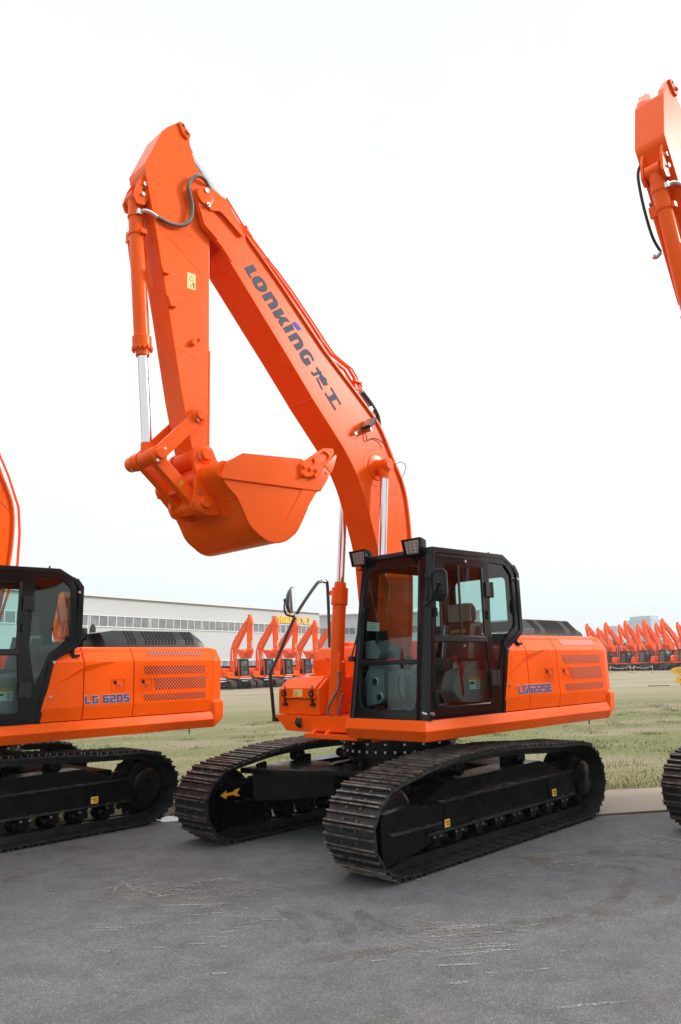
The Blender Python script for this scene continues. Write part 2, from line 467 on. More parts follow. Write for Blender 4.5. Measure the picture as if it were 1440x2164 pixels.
# ---- upper frame
m = MB()
m.sweep([(0, 1.312), (.03, 1.212), (-.03, 1.108), (-.25, 1.108), (-.25, 1.312)], [(1.14, .27), (1.14, 1.35), (-2.615, 1.35)])
SK = part('side_skirt', m, M_OR, 'U', True, bev=.006, ang=12, bang=.2)
m = MB()
m.box(-2.6, .3, -1.30, 1.2, 1.13, 1.30); m.box(.29, .89, -.52, 1.2, 1.13, 1.30); m.box(-.3, 1.02, -.56, .30, 1.065, 1.11)
m.prism([(-1.22, 1.272), (-1.02, 1.115), (-.50, 1.112), (-.50, 1.30), (-1.22, 1.30)], -.4, .88, ax='x')
m.prism(rp([(-1.20, .80), (-1.20, 1.00), (-1.08, 1.06), (-.72, 1.04), (-.60, .96), (-.50, .94), (-.50, .80)], .03), 1.285, 1.312, ax='z')
m.sweep([(0, 1.312), (.03, 1.212), (-.03, 1.108), (-.25, 1.108), (-.25, 1.312)], [(-2.615, -1.35), (-.4, -1.35)])
DK = part('deck_frame', m, M_OR, 'U', True, bev=.006)
m = MB()
for y in (-.49, -.26, .26, .49):
    m.prism([(.50, 1.06), (.98, 1.06), (.95, 1.12), (.88, 1.16)] + [(.74 + .11 * cos(t), 1.19 + .11 * sin(t)) for t in [0, .5, 1, 1.57, 2.1, 2.6, 3.14]] + [(.60, 1.14)], y - .025, y + .025)
m.cyl((.74, -.53, 1.19), (.74, -.22, 1.19), .05, n=16); m.cyl((.74, .22, 1.19), (.74, .53, 1.19), .05, n=16)
each('cylinder_lug', m, M_OR, DK, bev=.004)
m = MB()
for y in (-.245, .245): m.prism(rp([(-.55, 1.30), (.62, 1.30), (.40, 1.62), (.28, 1.98), (.02, 1.98), (-.2, 1.6)], .08), y - .025, y + .025)
m.cyl((.14, -.28, 1.86), (.14, .28, 1.86), .07, n=18)
each('boom_bracket', m, M_OR, DK, bev=.005)
m = MB()
for k in range(5): m.tube([(.875, -.84 + k * .024, 1.265), (.915, -.82 + k * .02, 1.215), (.885, -.80 + k * .016, 1.16)], .008, 6, 0, 4)
sub('hose_bundle', m, M_RUB, DK)
# ---- counterweight and hood
m = MB()
prof = lambda k: [(k, z) for z in ()]
pl = [(-2.63, 1.355), (-2.78, 1.33), (-2.86, 1.20), (-2.93, .8), (-2.96, 0), (-2.93, -.8), (-2.86, -1.20), (-2.78, -1.33), (-2.63, -1.355), (-2.35, -1.2), (-2.35, 1.2)]
def cw(o, ins, z): return [(x + (o if x < -2.7 else 0), y * ins, z) for x, y in pl]
m.loft([cw(.10, .985, 1.108), cw(-.01, 1.015, 1.225), cw(-.01, 1.02, 1.43), cw(.02, .997, 1.47), cw(.01, .992, 1.985), cw(.03, .93, 2.13), cw(.10, .915, 2.155)])
CW = part('counterweight', m, M_OR, 'U', True, bev=.008, ang=20, bang=.4)
m = MB(); m.cyl((-2.35, 1.2, 1.12), (-2.35, 1.2, 1.04), .008, n=6); m.cyl((-1.9, 1.2, 1.12), (-1.9, 1.2, 1.09), .008, n=6); each('drain_pin', m, M_BLK, CW)
HP = [(1.338, 1.322), (1.364, 1.468), (1.347, 1.985), (1.245, 2.150), (1.20, 2.163), (1.0, 2.17), (1.0, 1.322)]
# inner block: what shows in the gaps
m = MB(); m.box(-2.62, -.5, -1.28, 1.27, 1.31, 2.12); m.box(-2.62, -.75, -1.1, 1.1, 2.0, 2.16)
HD = part('engine_hood', m, M_OR, 'U', True)
m = MB(); m.prism([(-a, z) for a, z in HP], -2.62, -.2, ax='x'); sub('right_panel', m, M_OR, HD, bev=.01)
def crease(b, ring):  pass
m = MB()
b0 = [(1.338, 1.322, -.205), (1.364, 1.468, -.245), (1.347, 1.985, -.372), (1.245, 2.150, -.60), (1.20, 2.163, -.62), (1.0, 2.17, -.62), (1.0, 1.322, -.205)]
m.loft([[(-.738, y, z) for y, z in HP], [(x, y, z) for y, z, x in b0]])
SC = sub('side_cover', m, M_OR, HD, bev=.005, ang=12, bang=.2)
m = MB(); m.prism([(a, z) for a, z in HP], -1.403, -.752, ax='x'); D1 = sub('access_door', m, M_OR, HD, bev=.005, ang=12, bang=.2)
m = MB(); m.prism([(a, z) for a, z in HP], -2.618, -1.416, ax='x'); D2 = sub('access_door', m, M_OR, HD, bev=.005, ang=12, bang=.2, label='orange rear access door with perforated grilles')
def wedge(parent, poly, dn):
    """pressed crease in the panel: upper edge proud, lower edge flush"""
    m = MB(); V = [(x, 1.3475 + .015 * (1.985 - z) / .6 + d, z) for (x, z), d in zip(poly, dn)]
    I = [(x, 1.32, z) for (x, z) in poly]
    m.loft([V, I]); sub('panel_crease', m, M_OR, parent, ang=20)
wedge(SC, [(-.37, 1.715), (-.735, 1.872), (-.735, 1.93)], [.001, .001, .022])
wedge(D1, [(-.755, 1.87), (-1.17, 1.978), (-1.05, 1.984), (-.755, 1.94)], [.001, .001, .02, .022])
for P0, x0, x1, z0, z1 in ((D2, -2.49, -1.57, 1.822, 1.925), (D2, -2.495, -1.715, 1.630, 1.775), (D2, -2.49, -1.565, 1.497, 1.577)):
    m = MB(); yy = lambda z: 1.3475 + .017 * (1.985 - z) / .517
    m.loft([[(x0, yy(z0) + d, z0), (x1, yy(z0) + d, z0), (x1 + .02, yy(z1) + d, z1), (x0, yy(z1) + d, z1)] for d in (-.004, .003)])
    sub('grille', m, M_PERF, P0)
m = MB()
def cham(t): return (1.347 + (1.245 - 1.347) * t, 1.985 + .165 * t)
(ya, za), (yb, zb) = cham(.36), cham(.80)
m.loft([[(-2.48, ya + d, za + d * .6), (-1.64, ya + d, za + d * .6), (-1.61, yb + d, zb + d * .6), (-2.46, yb + d, zb + d * .6)] for d in (-.004, .003)])
sub('grille', m, M_PERF, D2)
for P0, x0, x1, sd in ((D1, -1.29, -1.11, -1), (D2, -1.675, -1.50, 1)):
    m = MB(); y = 1.352
    m.box(x0, x1, y, y + .012, 1.768, 1.780, 0); m.box(x0, x1, y, y + .012, 1.630, 1.642, 0); m.box(x0, x0 + .012, y, y + .009, 1.64, 1.77, 0); m.box(x1 - .012, x1, y, y + .009, 1.64, 1.77, 0)
    xm = (x0 + x1) / 2
    m.box(xm + .03, x1 - .02, y, y + .004, 1.655, 1.755, 1); m.box(xm - .055, xm + .03, y, y + .014, 1.66, 1.75, 0)
    m.cyl((xm - .012, y, 1.705), (xm - .012, y + .022, 1.705), .018, n=12, m=2)
    sub('door_latch', m, [M_OR, M_DRK, M_STL], P0)
m = MB(); m.cyl((-.34, 1.33, 1.60), (-.34, 1.372, 1.60), .018, n=12); sub('door_bolt', m, M_STL, SC)
m = MB(); m.box(-.69, -.62, 1.30, 1.344, 2.045, 2.07); sub('vent_slot', m, M_DRK, SC)
def model_text(body, x0, width, parent, z=1.50):
    pf = lambda off: (lambda u, v, w: (x0 - u + v * .10, 1.3475 + .017 * (1.985 - (z + v)) / .517 + .002 + w + off, z + v))
    m = MB(); m.block(body, 0, width, .092, pf(0), 0, .003, .0045); m.block(body, 0, width, .092, pf(.003), 1, .002, -.0015)
    return sub('model_lettering', m, [M_SIL, M_LBL], parent)
LETTER = model_text('LG6225E', -.50, .735, D1)
# ---- engine cover
m = MB()
R = lambda x, h, w0, w1: [(x, 1.04, 2.165), (x, 1.02, 2.165 + h * .45), (x, w0, 2.165 + h), (x, w1, 2.165 + h), (x, -.62, 2.165)]
m.loft([R(-1.17, .19, .91, -.5), R(-1.36, .222, .90, -.5), R(-2.55, .222, .90, -.5), R(-2.69, .125, .915, -.5), R(-2.70, .10, .92, -.5)])
EC = part('engine_cover', m, M_COV, 'U', True, bev=.012, ang=16, bang=.25)
for xs in ([-1.50, -1.55, -1.60], [-1.76 - .05 * k for k in range(10)], [-2.39, -2.44, -2.49]):
    m = MB()
    for x in xs:
        P = [(1.033, 2.20), (1.024, 2.262), (.905, 2.384)]
        Q = lambda o, dx: [(x + dx, y + o, z + o * .6) for y, z in P]
        m.loft([[(x, 1.034, 2.20), (x - .026, 1.034, 2.20), (x - .026, 1.025, 2.264), (x, 1.025, 2.264)], [(x, 1.02, 2.19), (x - .026, 1.02, 2.19), (x - .026, 1.01, 2.25), (x, 1.01, 2.25)]])
        m.loft([[(x, 1.025, 2.268), (x - .026, 1.025, 2.268), (x - .026, .915, 2.382), (x, .915, 2.382)], [(x, 1.01, 2.255), (x - .026, 1.01, 2.255), (x - .026, .90, 2.37), (x, .90, 2.37)]])
    sub('vent_slots', m, M_DRK, EC)
# ---- tool box, fuel tank, rail, mirror
m = MB()
TB = [(.85, 1.305), (.85, 1.49), (.845, 1.60), (.70, 1.725), (.1, 1.73), (.1, 1.305)]
m.prism(TB, -1.20, -.47)
TBX = part('tool_box', m, M_OR, 'U', True, bev=.010, ang=12, bang=.2)
m = MB()
lid = [(.874, 1.494), (.869, 1.612), (.70, 1.745), (.12, 1.748), (.12, 1.72), (.69, 1.717), (.835, 1.595), (.842, 1.494)]
m.prism(lid, -1.06, -.52); m.prism([(.882, 1.494), (.882, 1.508), (.85, 1.508), (.85, 1.494)], -1.07, -.51)
sub('lid', m, M_OR, TBX, bev=.006, ang=12, bang=.2)
m = MB(); m.box(.848, .858, -1.06, -.52, 1.484, 1.494); sub('lid_shade_strip', m, M_DRK, TBX)  # added dark strip, paints the shade in the gap under the lid
for y in (-1.06, -.565):
    m = MB(); m.box(.862, .885, y - .022, y + .022, 1.50, 1.60, 0); m.cyl((.87, y, 1.55), (.90, y, 1.55), .036, n=14, m=0); m.box(.862, .878, y - .012, y + .012, 1.43, 1.50, 0)
    m.box(.852, .88, y - .038, y + .038, 1.405, 1.435, 0); m.cyl((.882, y + .012, 1.545), (.905, y + .012, 1.545), .011, n=8, m=1)
    m.box(.862, .870, y - .008, y + .004, 1.60, 1.64, 0)
    sub('latch', m, [M_BLK, M_STL], TBX)
m = MB(); m.prism([(-.90, 1.515), (-.735, 1.515), (-.735, 1.60), (-.89, 1.60)], .868, .8765, ax='x', m=0)
m.prism([(-.875, 1.53), (-.82, 1.53), (-.847, 1.585)], .8765, .878, ax='x', m=1); m.prism([(-.865, 1.536), (-.83, 1.536), (-.847, 1.572)], .878, .8795, ax='x', m=0)
sub('warning_decal', m, [M_PYEL, M_INK], TBX)
m = MB(); m.box(.85, .853, -.502, -.476, 1.545, 1.575); sub('notice_decal', m, M_AMB, TBX)
m = MB(); m.prism(rp([(.22, 1.30), (.22, 1.95), (.13, 2.10), (-.65, 2.12), (-.65, 1.30)], [0, .1, .08, .05, 0]), -1.24, -.46)
TK = part('fuel_tank', m, M_OR, 'U', True, bev=.02)
m = MB(); m.text('LONKING', .07, lambda u, v, w: (.222 + w, -1.00 + u, 1.915 + v), 0, .01, .003, .19); sub('embossed_lettering', m, M_OR, TK)
m = MB(); m.tube([(.86, -1.23, 1.24), (.885, -1.25, 1.275), (.916, -1.25, 1.537), (.941, -1.25, 1.78), (.90, -1.25, 1.87), (.805, -1.25, 2.013), (.513, -1.25, 2.512), (.16, -1.25, 2.92), (.06, -1.25, 2.985), (-.02, -1.25, 2.985), (-.07, -1.25, 2.92), (-.085, -1.25, 2.10)], .022, 10, 0, 5)
m.box(.82, .90, -1.27, -1.20, 1.215, 1.265)
RL = part('hand_rail', m, M_BLK, 'U')
m = MB()
mc = Vector((.545, -1.28, 2.72)); ax = Vector((-.25, .55, .02)).normalized(); up = Vector((-.40, 0, .92)); up = (up - ax * up.dot(ax)).normalized(); sd = ax.cross(up)
mr = lambda r, k, t: [mc + up * (.19 * r * sin(2 * pi * i / 28)) + sd * (.10 * r * cos(2 * pi * i / 28)) + ax * t for i in range(28)]
m.loft([mr(.35, 0, -.065), mr(.75, 0, -.055), mr(.97, 0, -.02), mr(1, 0, 0), mr(.96, 0, .004)], 0)
m.loft([mr(.93, 0, .0042), mr(.93, 0, .0065)], 1)
m.tube([mc - ax * .08, mc - ax * .10 - up * .05, (.66, -1.30, 2.60), (.645, -1.28, 2.53), (.56, -1.25, 2.505), (.513, -1.25, 2.512)], .014, 8, 0, 5); m.cyl(mc - ax * .11, mc - ax * .04, .03, n=10, m=0)
m.box(.47, .55, -1.285, -1.215, 2.49, 2.53, 2)
sub('mirror', m, [M_BLK, M_MIR, M_STL], RL)
# ------------------------------------------------------------------ cab
XF = lambda z: 1.115 - (z - 1.31) * .0935
YR = lambda z: .30 + (z - 1.31) * .065
m = MB()
wall = [(1.10, 1.312), (.955, 3.02), (-.38, 3.045), (-.60, 2.93), (-.66, 2.21), (-.335, 2.005), (-.205, 1.312)]
dhole = rp([(1.015, 1.375), (.905, 2.70), (.85, 2.945), (-.045, 2.955), (-.025, 2.1), (-.095, 1.55), (-.06, 1.375)], .03)
qhole = rp([(-.105, 2.955), (-.43, 2.95), (-.55, 2.84), (-.575, 2.27), (-.32, 2.085), (-.17, 1.70), (-.115, 1.95), (-.075, 2.15)], [.02, .03, .06, .10, .04, .02, .02, .02])
m.plate(wall, [dhole, qhole], .05, PX(1.32), 0, .004)
rh = rp([(.80, 1.80), (.74, 2.88), (-.40, 2.90), (-.45, 2.30), (-.25, 1.90)], .08)
m.plate([(1.08, 1.312), (.94, 3.0), (-.38, 3.03), (-.60, 2.93), (-.64, 2.20), (-.60, 1.312)], [rh], .04, lambda u, v, w: (u, YR(v) + .03 + w, v), 0, .003)
m.plate([(.34, 1.6), (.36, 2.93), (.42, 2.99), (1.27, 2.99), (1.32, 2.93), (1.32, 1.6)], [rp([(.48, 2.24), (.48, 2.84), (1.22, 2.84), (1.22, 2.24)], .07)], .03, PXX(-.615), 0, .003)
m.box(-.60, 1.05, .38, 1.29, 1.312, 1.40)
CAB = part('cab', m, M_CAB, 'U', True, ang=30)
m = MB()
m.loft([[(XF(z) + a, y, z) for a, y in rp([(.012, 1.215), (.020, 1.335), (-.02, 1.372), (-.085, 1.372), (-.085, 1.30), (-.03, 1.215)], .02, 3)] for z in (1.312, 1.9, 2.5, 3.0)])
m.loft([[(XF(z) + a, YR(z) + y, z) for a, y in rp([(.014, .075), (.018, .01), (-.03, -.012), (-.07, -.012), (-.07, .05)], .015, 3)] for z in (1.312, 2.2, 2.98)])
each('corner_pillar', m, M_CAB, CAB, ang=50)
m = MB(); m.loft([[(x, y, z) for x, z in rp([(.995, 2.965), (.965, 3.03), (.90, 3.045), (-.39, 3.068), (-.625, 2.945), (-.668, 2.86), (-.64, 2.86), (-.60, 2.92), (-.38, 3.02), (.9, 2.99)], .02, 3)] for y in (.385, .40, 1.335, 1.352)])
m.box(-.10, .62, .60, 1.12, 3.045, 3.075); m.cyl((.75, 1.1, 3.03), (.75, 1.1, 3.085), .018, n=8); m.cyl((-.33, 1.2, 3.05), (-.33, 1.2, 3.11), .012, n=8)
sub('roof', m, M_COV, CAB, bev=.004, ang=40)
m = MB(); m.loft([[(x, 1.347 + d, z) for x, z in ((-.57, 2.93), (-.635, 2.85), (-.635, 2.22), (-.60, 2.19), (-.31, 2.015), (-.185, 1.312), (-.235, 1.312), (-.375, 2.0), (-.645, 2.15), (-.70, 2.20), (-.70, 2.87), (-.62, 2.97))] for d in (-.05, .012)])
sub('rear_pillar', m, M_CAB, CAB, bev=.008)
# windshield
PW = lambda off=0: (lambda u, v, w: (XF(v) + w + off, u, v))
m = MB()
fo = rp([(.315, 1.315), (.425, 2.985), (1.30, 2.985), (1.30, 1.315)], .02)
up_ = rp([(.425, 1.905), (.485, 2.86), (1.215, 2.875), (1.225, 1.90)], [.03, .13, .10, .03]); lo_ = rp([(.42, 1.855), (1.222, 1.855), (1.205, 1.405), (.44, 1.405)], [.02, .02, .10, .12])
m.plate(fo, [up_, lo_], .035, PW(-.02), 0, .006)
WS = sub('windshield', m, M_CAB, CAB, ang=30)
m = MB(); m.plate(rp([(.40, 1.88), (.46, 2.89), (1.235, 2.90), (1.24, 1.88)], .1), [], .006, PW(-.028), 0, 0)
m.plate(rp([(.40, 1.875), (1.24, 1.875), (1.22, 1.38), (.42, 1.38)], .1), [], .006, PW(-.028), 0, 0)
def pane_(mb, parent, label=None): 
    o = sub('glass', mb, M_GLS, parent, label=label); return o
m1 = MB(); m1.plate(up_, [], .005, PW(-.02), 0, 0); pane_(m1, CAB)
m1 = MB(); m1.plate(lo_, [], .005, PW(-.02), 0, 0); pane_(m1, CAB)
m1 = MB(); m1.plate(qhole, [], .005, PX(1.322), 0, 0); pane_(m1, CAB)
m1 = MB(); m1.plate(rh, [], .005, lambda u, v, w: (u, YR(v) + .03 + w, v), 0, 0); pane_(m1, CAB)
m1 = MB(); m1.plate(rp([(.48, 2.24), (.48, 2.84), (1.22, 2.84), (1.22, 2.24)], .07), [], .005, PXX(-.615), 0, 0); pane_(m1, CAB)
# door
m = MB()
do_ = rp([(1.045, 1.345), (1.005, 1.60), (.925, 2.72), (.865, 2.965), (-.05, 2.975), (-.03, 2.1), (-.12, 1.55), (-.085, 1.345)], [.02, .05, .06, .05, .03, .05, .05, .03])
du = rp([(.925, 2.135), (.885, 2.70), (.72, 2.885), (.075, 2.875), (.085, 2.135)], [.02, .10, .12, .03, .02]); dl = rp([(.945, 2.065), (.99, 1.64), (.80, 1.43), (.015, 1.435), (.07, 2.065)], [.02, .06, .05, .06, .02])
m.plate(do_, [du, dl], .022, PX(1.362), 0, .005)
DR = sub('door', m, M_CAB, CAB, ang=30)
m1 = MB(); m1.plate(du, [], .005, PX(1.36), 0, 0); pane_(m1, CAB)
m1 = MB(); m1.plate(dl, [], .005, PX(1.36), 0, 0); pane_(m1, CAB)
m = MB()
m.prism([(.84, 2.14), (.825, 2.86), (.805, 2.86), (.82, 2.14)], 1.352, 1.368); m.prism([(.50, 2.14), (.50, 2.87), (.475, 2.87), (.475, 2.14)], 1.352, 1.368)
m.box(.05, .96, 1.35, 1.378, 2.075, 2.125); m.box(.055, .085, 1.35, 1.376, 2.1, 2.88)
each('window_rail', m, M_PLA, CAB, bev=.003)
for z, x in ((2.555, -.005), (1.60, -.015)):
    m = MB(); m.cyl((x - .06, 1.385, z), (x - .06, 1.385, z + .17), .03, n=12); m.box(x - .08, x + .05, 1.37, 1.40, z + .01, z + .165)
    sub('hinge', m, M_PLA, CAB, bev=.004)
m = MB(); m.plate(rp([(1.005, 1.43), (.995, 1.595), (.925, 1.59), (.82, 1.43)], .03), [rp([(.965, 1.46), (.955, 1.56), (.93, 1.56), (.87, 1.46)], .015)], .02, PX(1.382), 0, .004)
sub('door_handle', m, M_COV, CAB)
m = MB(); m.cyl((.47, 1.37, 2.03), (.47, 1.385, 2.03), .014, n=8); m.cyl((.38, 1.375, 2.925), (.38, 1.39, 2.925), .016, n=8); m.cyl((1.07, 1.37, 1.375), (1.07, 1.405, 1.375), .018, n=10)
m.cyl((-.36, 1.345, 1.985), (-.36, 1.38, 1.985), .018, n=8); m.cyl((-.63, 1.345, 2.80), (-.63, 1.385, 2.80), .015, n=8)
m.tube([(1.10, 1.30, 1.39), (1.14, 1.33, 1.385), (1.12, 1.36, 1.375)], .012, 6, 0, 4)
each('fastener', m, M_STL, CAB)
for z0, x in ((2.35, .93), (2.35, .03)):
    m = MB(); m.box(x - .02, x + .02, 1.35, 1.385, z0, z0 + .03); m.box(x - .01, x + .01, 1.35, 1.40, z0 - .03, z0 + .06); sub('window_catch', m, M_PLA, CAB)
# left mirror on the front pillar
m = MB()
mc = Vector((1.06, 1.545, 2.625)); ax = Vector((.86, .48, .10)).normalized(); up = Vector((0, 0, 1)); up = (up - ax * up.dot(ax)).normalized(); sd = ax.cross(up)
def stad(r, t):
    out = []
    for i in range(32):
        a = 2 * pi * i / 32; out.append(mc + up * (sin(a) * .085 + (.085 if sin(a) > 0 else -.085)) * r + sd * cos(a) * .085 * r + ax * t)
    return out
m.loft([stad(1, -.02), stad(1.03, 0), stad(.98, .025), stad(.80, .034), stad(.74, .022), stad(.5, .03), stad(.2, .038)], 0)
m.loft([stad(.94, -.021), stad(.94, -.024)], 1)
m.tube([mc + ax * .05, mc + ax * .075 - up * .01, (1.09, 1.50, 2.50), (1.08, 1.42, 2.46), (1.045, 1.34, 2.455)], .012, 8, 0, 5)
m.tube([(1.0, 1.36, 2.735), (1.02, 1.385, 2.73), (1.03, 1.375, 2.68), (1.05, 1.37, 2.50), (1.045, 1.34, 2.455)], .012, 8, 0, 4)
m.revol(mc + ax * .02, ax, [(0, .03), (.03, .03), (.045, .018)], 14)
m.box(1.0, 1.06, 1.325, 1.37, 2.43, 2.48); m.box(.975, 1.03, 1.34, 1.375, 2.715, 2.755)
sub('mirror', m, [M_CAB, M_MIR], CAB)
# roof work lamps
for yc, zc in ((1.195, 3.045), (.42, 3.02)):
    m = MB()
    V = []
    def fr(k, d, dz): return [(1.015 + d, yc - .105 * k, zc - .085 * k + dz), (1.04 + d, yc - .125 * k, zc + .085 * k + dz), (1.04 + d, yc + .125 * k, zc + .085 * k + dz), (1.015 + d, yc + .095 * k, zc - .085 * k + dz)]
    m.loft([fr(.72, -.13, .01), fr(1, -.02, 0), fr(1.02, .02, 0), fr(.9, .022, 0), fr(.86, -.03, 0)], 0)
    m.box(.93, .98, yc - .02, yc + .02, zc - .13, zc - .04, 0); m.box(.90, 1.0, yc - .05, yc + .05, zc - .13, zc - .115, 0)
    m.loft([fr(.80, -.034, 0), fr(.80, .004, 0)], 1)
    for a in range(3):
        for b_ in range(4):
            p = Vector((1.036 + .0026 * b_, yc - .055 + .055 * a, zc - .05 + .033 * b_)); m.cyl(p, p + Vector((.006, 0, -.001)), .014, n=8, m=2)
    sub('work_lamp', m, [M_CAB, M_LED, M_STL], CAB, ang=25)
# wiper, grab bar, sticker
m = MB(); m.tube([(XF(2.50) + .03, .445, 2.50), (XF(2.2) + .03, .40, 2.2), (XF(1.95) + .035, .325, 1.95)], .010, 6); m.tube([(XF(2.3) + .02, .43, 2.3), (XF(2) + .02, .36, 1.98)], .006, 6)
m.box(XF(1.93) - .01, XF(1.93) + .05, .29, .35, 1.90, 1.955); m.box(XF(2.46) - .01, XF(2.46) + .035, .42, .46, 2.44, 2.47)
sub('wiper', m, M_PLA, CAB)
m = MB(); m.plate([(.475, 2.225), (.475, 2.32), (.655, 2.30), (.655, 2.21)], [], .002, PW(-.035), 0)
for k in range(4): m.plate([(.50, 2.245 + k * .018), (.62, 2.235 + k * .018), (.62, 2.240 + k * .018), (.50, 2.25 + k * .018)], [], .002, PW(-.031), 1)
sub('paper_notice', m, [M_PAPER, M_GRN], CAB)
# inside
m = MB()
m.loft([rp([(-.22, .60), (.30, .62), (.30, 1.0), (-.22, 1.0)], .08) and [(x, y, z) for x, y in rp([(-.22, .62), (.28, .63), (.28, 1.0), (-.22, 1.0)], .09)] for z in (1.78, 1.86, 1.92)])
bk = lambda z, w: [(-.20 - (z - 1.88) * .22 + dx, .81 + w * dy, z) for dx, dy in rp([(-.09, -1), (.03, -1), (.06, -.5), (.06, .5), (.03, 1), (-.09, 1)], .03)]
m.loft([bk(1.86, .19), bk(2.0, .235), bk(2.22, .235), bk(2.32, .17)])
hr = lambda z, w: [(-.30 + dx, .81 + w * dy, z) for dx, dy in rp([(-.05, -1), (.05, -1), (.05, 1), (-.05, 1)], .03)]
m.loft([hr(2.30, .10), hr(2.36, .15), hr(2.48, .155), hr(2.54, .11)])
m.box(-.15, .2, .7, .92, 1.40, 1.78)
SE = sub('seat', m, M_SEAT, CAB, ang=50)
m = MB(); m.text('LONKING', .05, lambda u, v, w: (-.19 - v * .22 + w, .69 + u, 2.20 + v), 0, .004, .002, .22); sub('seat_lettering', m, M_YEL, CAB)
m = MB()
for s_ in (.62, 1.0): m.loft([[(-.26 - (z - 1.88) * .22 + dx, s_ + dy, z) for dx, dy in ((0, -.012), (.16, -.012), (.17, .012), (.0, .012))] for z in (1.9, 2.1, 2.3)])
m.loft([[(-.235 + dx, .81 + dy, z) for dx, dy in ((0, -.165), (.012, -.16), (.015, .16), (0, .165))] for z in (2.33, 2.44, 2.53)])
each('seat_cover', m, M_FILM, CAB)
m = MB()
m.loft([[(x, y, z) for x, z in rp([(-.48, 1.42), (-.50, 1.88), (.10, 1.87), (.42, 1.76), (.52, 1.58), (.36, 1.45)], .08)] for y in (1.06, 1.075, 1.205, 1.22)])
m.loft([[(x, y, z) for x, z in rp([(-.35, 1.42), (-.38, 1.88), (.10, 1.87), (.42, 1.76), (.45, 1.60), (.30, 1.45)], .08)] for y in (.40, .41, .54, .55)])
m.box(-.58, -.50, .36, 1.28, 1.40, 2.20)
m.loft([[(x, y, z) for y, z in rp([(.385, 1.42), (.38, 1.72), (.46, 1.86), (.59, 1.86), (.665, 1.78), (.655, 1.50), (.60, 1.46)], .03)] for x in (.62, .94, .955)])
m.loft([[(x, y, z) for y, z in rp([(.38, 1.93), (.38, 2.11), (.52, 2.12), (.63, 1.99), (.58, 1.92)], .03)] for x in (.60, .93, .945)])
sub('console', m, M_GRY, CAB, bev=.006)
m = MB()
for y, z in ((.545, 1.685), (.60, 1.525)):
    m.revol((.952, y, z), (1, 0, 0), [(0, .046), (.014, .046), (.016, .036)], 20, 1); m.cyl((.95, y, z), (.970, y, z), .034, n=18, m=0)
sub('air_vent', m, [M_DRK, M_STL], CAB)
m = MB(); m.cyl((.33, 1.14, 1.80), (.34, 1.14, 1.86), .035, .022, n=12, m=1); m.cyl((.335, 1.14, 1.855), (.345, 1.14, 1.93), .026, .03, n=12, m=0); m.cyl((.34, 1.235, 1.52), (.36, 1.235, 1.78), .012, n=8, m=0); m.cyl((.35, 1.235, 1.72), (.35, 1.235, 1.86), .022, .03, n=10, m=0)
m.cyl((.30, .47, 1.8), (.33, .47, 1.95), .02, .032, n=10, m=2)
each('control_lever', m, [M_RED, M_FILM, M_PLA], CAB)
m = MB(); m.box(.03, .215, 1.221, 1.224, 1.575, 1.675, 0); m.box(.03, .215, 1.221, 1.2235, 1.68, 1.705, 1)
for k in range(5): m.box(.05, .10, 1.224, 1.2255, 1.59 + k * .016, 1.596 + k * .016, 2)
m.box(.13, .20, 1.224, 1.2255, 1.63, 1.655, 2); sub('label_sheet', m, [M_PAPER, M_AMB, M_INK], CAB)
m = MB(); m.tube([(.90, .50, 1.9), (.92, .56, 2.25), (.93, .52, 2.55)], .014, 8, 0, 4); m.tube([(.97, .47, 2.48), (.97, .53, 2.50), (.97, .55, 2.58), (.97, .52, 2.66), (.97, .46, 2.68)], .010, 8, 0, 4)
m.box(.80, .83, .46, .60, 2.12, 2.22); m.cyl((.75, .5, 1.86), (.81, .52, 2.15), .014, n=8)
m.tube([(.70, .88, 1.40), (.82, .88, 1.58), (.80, .88, 1.75)], .016, 8, 0, 4); m.tube([(.70, .74, 1.40), (.82, .74, 1.58), (.80, .74, 1.75)], .016, 8, 0, 4)
m.box(.84, .93, .62, .98, 2.88, 2.97)
sub('cab_fitting', m, M_PLA, CAB)
m = MB(); m.box(-.58, .93, .40, 1.28, 2.985, 3.0); sub('headliner', m, M_SEAT, CAB)

# ------------------------------------------------------------------ boom
m = MB()
BU = [(2.66, 6.79), (2.43, 6.48), (1.99, 6.11), (1.30, 5.48), (.77, 5.075), (.40, 4.76), (.17, 4.38), (-.035, 4.0), (-.105, 3.5), (-.10, 3.0), (-.07, 2.5), (-.02, 2.1), (.02, 1.74)]
BL = [(.27, 1.74), (.34, 2.1), (.41, 2.6), (.467, 3.13), (.562, 3.474), (.713, 3.89), (.85, 4.14), (1.02, 4.36), (1.45, 4.80), (1.90, 5.30), (2.17, 5.588), (2.67, 6.13), (2.73, 6.272)]
smooth = lambda L: [(p.x, p.y) for p in catmull([(a, b, 0) for a, b in L], 4)]
bu = [(2.66, 6.79), (2.43, 6.48), (1.99, 6.11), (1.30, 5.48)] + smooth(BU[4:]); bl = smooth(BL[:8]) + BL[8:]
m.prism(bu + bl, -.205, .205)
BM = part('boom', m, M_OR, 'A', True, bev=.008)
m = MB()                                        # overhanging top plate
def strip(L, t):
    out = []
    for i, (a, b) in enumerate(L):
        p, q = L[max(i - 1, 0)], L[min(i + 1, len(L) - 1)]
        d = Vector((q[0] - p[0], q[1] - p[1])).normalized(); out.append((a + d.y * t * -1, b + d.x * t))
    return out
top = bu[1:]
A = strip(top, -.012); B = strip(top, .012)
m.loft([[(a[0], -.232, a[1]), (a[0], .232, a[1]), (b_[0], .232, b_[1]), (b_[0], -.232, b_[1])] for a, b_ in zip(A, B)])
sub('top_plate', m, M_OR, BM, ang=25)
m = MB()
